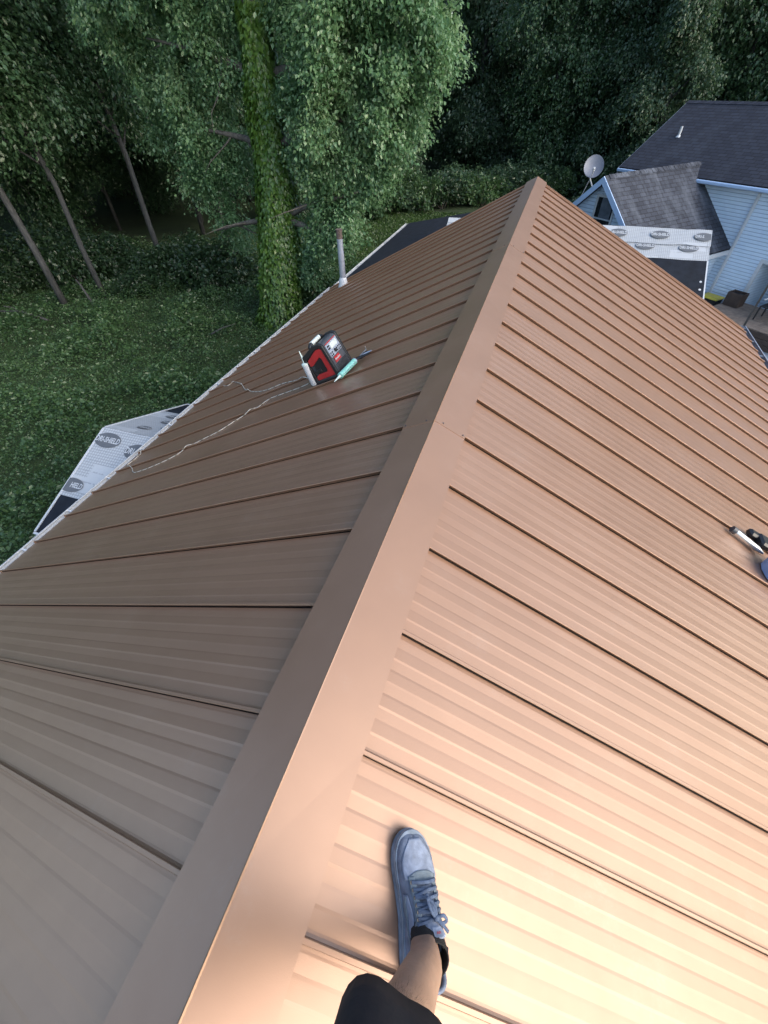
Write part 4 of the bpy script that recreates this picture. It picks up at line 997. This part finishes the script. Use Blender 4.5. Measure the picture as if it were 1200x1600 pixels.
# laces: crossing bars with small dark eyelets
ey = [.640, .592, .545, .500, .458, .418]
def Lp(s, x, up=.0): 
    b = US(max(s, .402), PI / 2, 0); return FT(fc_(s) + x, s * LEN, b.z + up)
rl = random.Random(5)
for i, s in enumerate(ey):
    for sd in (-1, 1):
        m = MB(); c = FV(US(s, .98 if sd > 0 else PI - .98, .0038)); m.tube([c - NR * .001, c + NR * .0008], .0042, 10); m.build('eyelet', M_BLACK, upper)
    s2 = s + rl.uniform(-.006, .006)
    for q in range(2 if i else 1):
        a = FV(US(s, .98, .004)); b = FV(US(s2 + (.0 if q == 0 else -.040 * (1 if i % 2 else -.2)), PI - .98, .004)); mdl = Lp((s + s2) / 2, 0, .0095 + .003 * q)
        if q: a, b = b, a
        m = MB(); m.tube(smooth_path([a, a.lerp(mdl, .45) + NR * .0035, mdl, b.lerp(mdl, .45) + NR * .0035, b], 5), .0042, 8, flat=.4, up=NR); m.build('lace', M_LACE, upper, True)
kn = Lp(.43, .004, .020)
for dx, dy, lz in ((-.018, .034, .010), (.026, -.006, .012)):
    tip = kn + fx * dx + fy * dy + NR * (lz - .012); sdv = V((-dy, dx, 0)); s1 = (fx * -dy + fy * dx).normalized() * .007
    m = MB(); m.tube(smooth_path([kn, kn.lerp(tip, .5) + s1 + NR * .006, tip + s1 * .3, tip - s1 * .4, kn.lerp(tip, .5) - s1 + NR * .003, kn], 6), .0040, 8, flat=.4, up=NR); m.build('lace_loop', M_LACE, upper, True)
for dx, dy in ((.034, -.030), (-.020, .045)):
    tip = kn + fx * dx + fy * dy - NR * .012; m = MB(); m.tube(smooth_path([kn, kn.lerp(tip, .4) + NR * .006, tip + NR * .003], 6), .0040, 8, flat=.4, up=NR); m.build('lace_end', M_LACE, upper, True)
m = MB(); m.tube([kn - fx * .007, kn + fx * .007], .0065, 8, flat=.7, up=NR); m.build('lace_knot', M_LACE, upper, True)
# the left foot's shoe and sock: mirrored copies on the other slope
Rm = Matrix(((fx.x, fy.x, NR.x, heel.x), (fx.y, fy.y, NR.y, heel.y), (fx.z, fy.z, NR.z, heel.z), (0, 0, 0, 1)))
Lm = Matrix(((-fxL.x, fyL.x, NL.x, heelL.x), (-fxL.y, fyL.y, NL.y, heelL.y), (-fxL.z, fyL.z, NL.z, heelL.z), (0, 0, 0, 1)))
Mm = Lm @ Rm.inverted()
for src in (sole, upper, sock):
    c = src.copy(); COL.objects.link(c); c.parent = person; c.matrix_parent_inverse = PINV[person.name]; c.matrix_basis = Mm
    for ch in list(src.children):
        if ch.name.startswith('lettering'): continue
        d = ch.copy(); COL.objects.link(d); d.parent = c; d.matrix_parent_inverse = Matrix()
# ------------------------------------------------------------------ vegetation
def leaf_mesh(name, P, tipdir, nrm, size, mat, wd=.34):
    """one folded kite leaf (2 triangles) per row of P; tipdir and nrm are unit-ish direction arrays"""
    n = len(P); t = tipdir / (np.linalg.norm(tipdir, axis=1, keepdims=True) + 1e-9)
    s = np.cross(t, nrm); s /= (np.linalg.norm(s, axis=1, keepdims=True) + 1e-9); up = np.cross(s, t)
    z = size[:, None]
    v = np.empty((n, 4, 3), np.float32)
    v[:, 0] = P; v[:, 1] = P + t * z * .45 + s * z * wd + up * z * .12; v[:, 2] = P + t * z * 1.05; v[:, 3] = P + t * z * .45 - s * z * wd + up * z * .12
    me = bpy.data.meshes.new(name); me.vertices.add(n * 4); me.vertices.foreach_set('co', v.ravel())
    base = (np.arange(n) * 4)[:, None]
    tri = (base + np.array([[0, 1, 2, 0, 2, 3]])).astype(np.int32).ravel()
    me.loops.add(n * 6); me.loops.foreach_set('vertex_index', tri)
    me.polygons.add(n * 2); me.polygons.foreach_set('loop_start', (np.arange(n * 2) * 3).astype(np.int32))
    me.materials.append(mat); me.update(calc_edges=True); me.validate(); return me
def crown_cloud(rng, blobs, n_clu, per, sig, lsize, droop=.6, shell=.55, up_bias=.6, gap=1.7, fq=.9):
    """leaf sprays placed through ellipsoid blobs, denser toward their surface, with noisy gaps"""
    w = np.array([b[1] ** 2 if not hasattr(b[1], '__len__') else b[1][0] * b[1][2] for b in blobs]); w = w / w.sum()
    Ps, Ts, Ns = [], [], []
    cnt = rng.multinomial(n_clu, w)
    for (c, r), k in zip(blobs, cnt):
        c = np.array(c); r = np.array(r if hasattr(r, '__len__') else (r, r, r))
        d = rng.normal(size=(int(k * gap) + 4, 3)); d /= np.linalg.norm(d, axis=1, keepdims=True)
        rad = shell + (1.06 - shell) * rng.random((len(d), 1)) ** .7
        q = c + d * rad * r
        g = np.array([noise.noise(V(x * fq + 7.3)) + .5 * noise.noise(V(x * fq * 2.3)) for x in q])
        idx = np.argsort(-(g + rng.normal(0, .06, len(g))))[:k]
        Ps.append(q[idx]); Ns.append(d[idx])
    C_ = np.concatenate(Ps); D_ = np.concatenate(Ns)
    out = D_ * np.array([1, 1, .35]); out[:, 2] -= droop; out /= np.linalg.norm(out, axis=1, keepdims=True)
    P = np.repeat(C_, per, 0); o = np.repeat(out, per, 0); dd = np.repeat(D_, per, 0); n = len(P)
    al = rng.uniform(-1.6, 1.6, (n, 1)) * sig
    P = P + o * al + rng.normal(0, sig * .42, (n, 3))
    T = o * .9 + rng.normal(0, .55, (n, 3)); T[:, 2] -= .25
    Nn = dd * .5 + rng.normal(0, .55, (n, 3)); Nn[:, 2] += up_bias
    return P, T, Nn, lsize * rng.uniform(.45, 1.3, n)
def limb_mesh(m, p0, p1, r0, r1, rng, k=6, wob=.06, n=8):
    L_ = (V(p1) - V(p0)).length; pts = []
    for i in range(k + 1):
        t = i / k; q = V(p0).lerp(V(p1), t); a = wob * L_ * math.sin(PI * t); q += V((rng.normal() * a * .4, rng.normal() * a * .4, a * .3)); pts.append(q)
    m.tube(pts, [r0 + (r1 - r0) * i / k for i in range(k + 1)], n); return pts

# ---- the big maple with the vine-covered trunk
rng = np.random.default_rng(11)
b0 = atZ(437, 505, GZ); YT = b0.y
tree = thing('maple_tree', 'large leafy maple with a bright vine covering its trunk behind the left eave', 'tree', b0)
tp = [b0 + V((0, 0, -.2)), atY(438, 430, YT), atY(436, 340, YT + .1), atY(424, 230, YT + .2), atY(408, 120, YT + .2), atY(392, 0, YT + .3)]
tp += [tp[-1] + V((-.3, .3, 2.2)), tp[-1] + V((-.2, .4, 5))]
m = MB(); m.tube(smooth_path(tp, 4), list(np.interp(np.linspace(0, 1, 4 * (len(tp) - 1) + 1), [0, .1, .5, .75, 1], [.55, .38, .28, .22, .08])), 14)
limbs = [(tp[2], atY(560, 300, YT - .3)), (tp[2], atY(540, 385, YT - .6)), (tp[3], atY(600, 170, YT)), (tp[3], atY(300, 200, YT + .3)), (tp[4], atY(650, 70, YT + .3)), (tp[4], atY(230, 60, YT)), (tp[2], atY(340, 360, YT)), (tp[5], tp[5] + V((3.5, -.5, 3.5))), (tp[5], tp[5] + V((-3.5, -.5, 3.2))), (tp[6], tp[6] + V((.5, 3, 2.5))), (tp[5], tp[5] + V((.5, -3, 3)))]
for a, b in limbs:
    P = limb_mesh(m, a, b, .11, .02, rng)
    for k in (2, 3, 4, 5):
        limb_mesh(m, P[k], P[k] + V((rng.normal() * .8, rng.normal() * .8, rng.normal() * .4 - .2)), .03, .006, rng, 4, .1, 5)
m.build('trunk', M_BARK, tree, True)
def pb(px, py, dy, r): q = atY(px, py, YT + dy); return ((q.x, q.y, q.z), r)
blobs = [pb(550, 40, .3, 1.5), pb(620, 50, .6, 1.3), pb(680, 60, .5, .5), pb(565, 130, .1, 1.35), pb(625, 180, .3, .75), pb(515, 170, 0, 1.0), pb(550, 245, 0, .95), pb(505, 270, 0, .75), pb(585, 285, .1, .45), pb(530, 325, -.1, .7), pb(492, 365, 0, .55), pb(545, 375, -.3, .3), pb(595, 235, .2, .5), pb(662, 125, .4, .5), pb(500, 60, .2, .9),
         pb(320, 40, .9, 1.3), pb(290, 130, 1.0, 1.1), pb(340, 220, .9, .85), pb(230, 55, 1.2, 1.1), pb(165, 35, 1.4, .8), pb(350, 130, .8, .8), pb(320, 300, 1.0, .6), pb(365, 350, .8, .5), pb(350, 60, .3, .5), pb(485, 420, .3, .4), pb(270, 220, 1.2, .6), pb(380, 250, .9, .5)]
rb = random.Random(3); sub_ = []
for (c, r) in blobs:
    for k in range(9):
        d = V((rb.gauss(0, 1), rb.gauss(0, 1), rb.gauss(0, .8))).normalized(); q = rb.uniform(.22, .5) * r
        sub_.append(((c[0] + d.x * r * 1.05, c[1] + d.y * r * .8, c[2] + d.z * r * 1.0 - q * .3), (q, q, q * 1.3)))
blobs = [(c, r * .92) for c, r in blobs] + sub_
up = tp[5]
blobs += [((up.x + 1.5, up.y, up.z + 2.6), 2.7), ((up.x - 2, up.y, up.z + 2.6), 2.6), ((up.x, up.y + .5, up.z + 5.2), 3.0), ((up.x + 3.4, up.y + .3, up.z + 1.2), 1.8), ((up.x - 4, up.y + .3, up.z + 1.0), 1.7)]
P, T, Nn, sz = crown_cloud(rng, blobs, 5800, 48, .24, .098, .5, .3, .6, 4.0, 1.25)
link('crown', leaf_mesh('crown', P, T, Nn, sz, M_LEAF1), tree)
# vine: leaves shingled over the trunk
n = 26000; sp_ = smooth_path(tp[:6], 8); tt = rng.random(n) ** .9 * (len(sp_) - 1.01); i0 = tt.astype(int); fr = (tt - i0)[:, None]
A = np.array([list(p) for p in sp_]); Cc = A[i0] * (1 - fr) + A[i0 + 1] * fr; h_ = tt / (len(sp_) - 1)
an = rng.uniform(0, 2 * PI, n); Rr_ = np.interp(h_, [0, .1, .45, .6, 1], [.90, .70, .55, .46, .34]) * (1 + .28 * np.array([noise.noise(V((math.cos(a) * 1.5, math.sin(a) * 1.5, z * .8))) for a, z in zip(an, Cc[:, 2])])) * rng.uniform(.8, 1.1, n)
dn = np.stack([np.cos(an), np.sin(an), np.zeros(n)], 1)
keep = rng.random(n) < np.interp(h_, [0, .6, 1], [1, .85, .5])
Tt = dn * .45 + rng.normal(0, .3, (n, 3)); Tt[:, 2] -= 1
Nn = dn + rng.normal(0, .3, (n, 3)); Nn[:, 2] += .5
link('vine', leaf_mesh('vine', (Cc + dn * Rr_[:, None])[keep], Tt[keep], Nn[keep], (rng.uniform(.08, .16, n))[keep], M_IVY), tree)

# ---- forest trees: a few shared crown meshes, every tree its own object
def forest_proto(seed, h, base, rad, mat, n_clu, per, lsize, droop, conic=False):
    rg = np.random.default_rng(seed); m = MB()
    tr = [V((0, 0, -.3))] + [V((rg.normal() * .04 * i, rg.normal() * .04 * i, h * .92 * i / 6)) for i in range(1, 7)]
    m.tube(tr, list(np.linspace(.13, .05, 7)), 9)
    bl = []
    k = 15
    for i in range(k):
        t = i / (k - 1); z = base + (h - base) * t
        rr = rad * ((1 - t) ** .8 * .85 + .12 if conic else math.sin(PI * (.16 + .74 * t)) ** .7)
        a = i * 2.4 + rg.normal() * .3; off = rr * .55 * rg.uniform(.5, 1.2); c = (off * math.cos(a), off * math.sin(a), z); bl.append((c, (rr * .62, rr * .62, rr * .52)))
        limb_mesh(m, (0, 0, max(.5, z - rr * .5)), c, .06, .015, rg, 4, .08, 5)
    me_t = m.mesh('trunk', M_BARK2, True)
    P, T, Nn, sz = crown_cloud(rg, bl, n_clu, per, .36, lsize, droop, .35, .5, 2.4, 1.0)
    return me_t, leaf_mesh('crown', P, T, Nn, sz, mat)
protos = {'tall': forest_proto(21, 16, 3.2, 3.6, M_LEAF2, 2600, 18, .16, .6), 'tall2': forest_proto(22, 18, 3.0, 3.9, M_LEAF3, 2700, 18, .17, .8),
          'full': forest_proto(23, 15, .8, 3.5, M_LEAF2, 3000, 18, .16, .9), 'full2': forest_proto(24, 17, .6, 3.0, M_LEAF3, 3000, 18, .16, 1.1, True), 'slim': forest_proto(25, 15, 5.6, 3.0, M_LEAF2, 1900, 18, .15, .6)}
def plant(name, label, cat, proto, x, y, s, rz, group, lean=(0, 0), z=GZ):
    t = thing(name, label, cat, (x, y, z), group); t.rotation_euler = (lean[0], lean[1], rz); t.scale = (s, s, s * 1.0)
    for nm, me in zip(('trunk', 'crown'), protos[proto]): link(nm, me, t, local=True)
    return t
rg = random.Random(77)
# three pale trunks at the edge of the clearing
for (px, py, s, lab) in ((108, 487, 1.0, 'thickest of the pale bare trunks at the clearing edge'), (166, 468, .85, 'slender pale trunk rising beside the leaning dead stick'), (262, 432, .95, 'dim straight trunk between the pale trunks and the maple')):
    q = atZ(px, py, GZ); plant('forest_tree', lab, 'tree', 'slim', q.x, q.y, s, rg.uniform(0, 6), 'trees at the clearing edge')
spots = []
for i in range(400):
    if len(spots) >= 34: break
    x, y = rg.uniform(-46, -13), rg.uniform(4, 44)
    if x > -19.5 - max(0, (y - 20)) * -.45 and y < 26: continue
    if x > -14.5: continue
    if all((x - a) ** 2 + (y - b) ** 2 > 11 for a, b in spots): spots.append((x, y))
for x, y in spots:
    pk = rg.choice(['tall', 'tall2', 'full' if x < -24 else 'tall2', 'tall', 'full' if x < -24 else 'tall'])
    lab = {'full': 'dark tree leafy to the ground', 'tall': 'dark tree with high round crown', 'tall2': 'tall dark tree with paler crown', 'slim': 'slim dark tree'}[pk] + ' in the wood left of the maple'
    plant('forest_tree', lab, 'tree', pk, x, y, rg.uniform(.85, 1.2), rg.uniform(0, 6.3), 'trees in the dark wood on the left, ' + {'full': 'leafy', 'tall': 'high crowned', 'tall2': 'pale crowned', 'slim': 'slim'}[pk])
# behind the maple and the extension, round to behind the white house
row = []
for i in range(600):
    if len(row) >= 44: break
    x = rg.uniform(-24, 40); y = rg.uniform(40, 62)
    y -= max(0, x - 12) * .35
    if all((x - a) ** 2 + (y - b) ** 2 > 12 for a, b in row): row.append((x, y))
for x, y in row:
    pk = rg.choice(['full', 'full2', 'tall2', 'full2', 'full'])
    lab = {'full': 'dense rounded dark tree', 'full2': 'narrow drooping dark tree', 'tall2': 'tall dark tree with a bare lower trunk'}[pk] + ' in the wood behind the houses'
    plant('forest_tree', lab, 'tree', pk, x, y, rg.uniform(.9, 1.35), rg.uniform(0, 6.3), 'trees in the wood behind the houses, ' + {'full': 'rounded', 'full2': 'narrow', 'tall2': 'tall'}[pk])
for (x, y, s, pk, lab) in ((-11.5, 33, .72, 'full', 'rounded tree standing at the lawn edge right of the maple'), (-14.5, 27.5, .7, 'full', 'shaded tree standing close behind the maple crown'), (-17, 23.5, .8, 'tall', 'shaded tree behind the maple on its left side'), (5.5, 37, .95, 'full2', 'drooping vine-hung tree rising behind the satellite dish'), (16, 36, .9, 'full', 'spreading tree rising behind the main shingle ridge')):
    plant('forest_tree', lab, 'tree', pk, x, y, s, rg.uniform(0, 6.3), None)
# leaning pale trunk behind the white house
ln = thing('leaning_trunk', 'leaning pale grey trunk in front of the wood above the shingle ridge', 'tree', (9.8, 38, GZ))
m = MB(); q0 = V((9.8, 38, GZ)); q1 = atY(1108, 0, 38.5); m.tube([q0, atY(1068, 160, 38.2), atY(1085, 95, 38.3), q1, q1 + V((.3, 0, 2))], [.2, .15, .13, .11, .06], 10); m.build('trunk', M_BARK2, ln, True)
P, T, Nn, sz = crown_cloud(np.random.default_rng(3), [((q1.x + .3, q1.y, q1.z + 2.4), 2.4), ((q1.x + 1.6, q1.y, q1.z + 1), 1.6)], 300, 14, .4, .24); link('crown', leaf_mesh('crown', P, T, Nn, sz, M_LEAF3), ln)
# wood beyond: one far mass that closes the view
rw = np.random.default_rng(5); n = 60000; th_ = rw.uniform(-1.45, 1.0, n); rr_ = rw.uniform(60, 74, n); hh = rw.random(n) ** .9
Pw = np.stack([np.sin(th_) * rr_, np.cos(th_) * rr_, GZ + hh * (17 + 3 * np.sin(th_ * 23) + 2 * np.sin(th_ * 51))], 1)
Tw = rw.normal(0, .6, (n, 3)); Tw[:, 2] -= .7; Nw = rw.normal(0, .5, (n, 3)); Nw[:, 1] -= .6; Nw[:, 2] += .5
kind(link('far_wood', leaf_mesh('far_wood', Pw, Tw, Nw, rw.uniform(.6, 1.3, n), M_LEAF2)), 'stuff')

# shrubs
def shrub_proto(seed, mat, n_clu, lsize):
    rg_ = np.random.default_rng(seed); m = MB(); bl = []
    for i in range(7):
        a = i * .9; r = rg_.uniform(.25, .7); c = (r * math.cos(a), r * math.sin(a), rg_.uniform(.45, 1.0)); bl.append((c, (.55, .55, .45))); limb_mesh(m, (0, 0, -.1), c, .025, .008, rg_, 4, .1, 5)
    P, T, Nn, sz = crown_cloud(rg_, bl, n_clu, 14, .2, lsize, .4, .3, .7); return m.mesh('stems', M_BARK, True), leaf_mesh('foliage', P, T, Nn, sz, mat)
sp1 = [shrub_proto(31, M_WEED, 230, .12), shrub_proto(32, M_SHRUB, 230, .11), shrub_proto(33, M_LEAF3, 230, .12)]
def shrub(x, y, s, k, lab, grp):
    t = thing('shrub', lab, 'shrub', (x, y, GZ), grp); t.scale = (s * rg.uniform(.9, 1.2), s, s * rg.uniform(.8, 1.2)); t.rotation_euler = (0, 0, rg.uniform(0, 6.3))
    for nm, me in zip(('stems', 'foliage'), sp1[k]): link(nm, me, t, local=True)
for i in range(46):   # undergrowth along the wood edge on the left
    t = i / 45; q = atZ(-160 + 560 * t, 468 - 25 * math.sin(t * 3) + rg.uniform(-26, 12), GZ); shrub(q.x + rg.uniform(-2.2, .8), q.y + rg.uniform(-1.5, 2.0), rg.uniform(.4, 1.6), 1, 'dark shrub in the undergrowth under the wood on the left', 'undergrowth shrubs under the left wood')
for i in range(34):   # hedge-like growth beyond the lawn
    t = i / 33; q = atZ(470 + 400 * t, 352 - 40 * t + rg.uniform(-10, 2), GZ); shrub(q.x, q.y + rg.uniform(0, 1.5), rg.uniform(.9, 1.7), rg.choice([0, 1, 2, 2]), 'leafy shrub in the growth at the far edge of the lawn', 'shrubs along the far lawn edge')
for (px, py, s) in ((470, 440, 1.2), (505, 445, 1.1), (490, 470, 1.2), (525, 420, .9), (455, 480, 1.0)):
    q = atZ(px, py, GZ); shrub(q.x, q.y, s, 0, 'bright leafy shrub between the maple trunk and the vent pipe', 'shrubs by the maple trunk')
for (x, y, s) in ((-.5, 24, 1.5), (2.5, 29, 1.7), (0.5, 27, 1.5)): shrub(x, y, s, 1, 'dark shrub growing behind the gabled wing', 'shrubs behind the gabled wing')

# weeds: dense knee-high ground cover on the left
rw = np.random.default_rng(8); n = 430000
X = -3.9 - 24 * rw.random(n) ** 1.25; Yv = -6 + 27 * rw.random(n)
ok = ~((X > -5.5) & (Yv > 2.1) & (Yv < 5.4)) & ~((X > -4.3)) 
X, Yv = X[ok], Yv[ok]; n = len(X)
hn = np.array([noise.noise(V((a * .55, b * .55, 0))) * .6 + noise.noise(V((a * 1.6, b * 1.6, 3))) * .45 for a, b in zip(X, Yv)])
ht_ = np.clip(.42 + .85 * hn, .16, 1.3)
Zv = GZ + ht_ * np.sqrt(rw.random(n))
P = np.stack([X, Yv, Zv], 1)
T = rw.normal(0, .8, (n, 3)); T[:, 2] = rw.normal(-.05, .35, n); Nn = rw.normal(0, .75, (n, 3)); Nn[:, 2] += .8
kind(link('weeds', leaf_mesh('weeds', P, T, Nn, rw.uniform(.03, .085, n) * np.where(ht_ > .5, 1.35, .9) * np.where(rw.random(n) < .06, 1.6, 1), M_WEED)), 'stuff')
# lawn beyond, mown short
n = 60000; X = rw.uniform(-16, 0, n); Yv = rw.uniform(19, 33, n); P = np.stack([X, Yv, np.full(n, GZ)], 1)
T = rw.normal(0, .35, (n, 3)); T[:, 2] = 1; Nn = rw.normal(0, 1, (n, 3)); Nn[:, 2] = .1
kind(link('lawn_grass', leaf_mesh('lawn_grass', P, T, Nn, rw.uniform(.05, .1, n), M_GRASS)), 'stuff')
# dead sticks at the wood edge
def stick(pts, r, lab):
    m = MB(); m.tube(pts, list(np.linspace(r, r * .35, len(pts))), 7); return tag(m.build('dead_branch', M_BARK2, smooth=True), lab, 'branch')
a = atZ(152, 485, GZ); stick([a, a + V((-.35, .1, .9)), atY(118, 437, a.y + .1)], .06, 'pale broken stick leaning by the slender trunk')
a = atZ(75, 500, GZ + .25); b = atZ(0, 486, GZ + .35); stick([a, a.lerp(b, .5) + ZZ * .15, b, b + (b - a) * .5], .05, 'long fallen branch arching over the weeds at the clearing edge')
a = atZ(40, 492, GZ + .3); b = atZ(5, 478, GZ + .8); stick([a, a.lerp(b, .5) + ZZ * .1, b], .035, 'forked fallen branch lying across the arching branch')
a = atZ(330, 522, GZ + .35); b = atZ(368, 506, GZ + .5); stick([a, a.lerp(b, .5) + ZZ * .05, b], .03, 'thin dead stick in the weeds left of the maple')
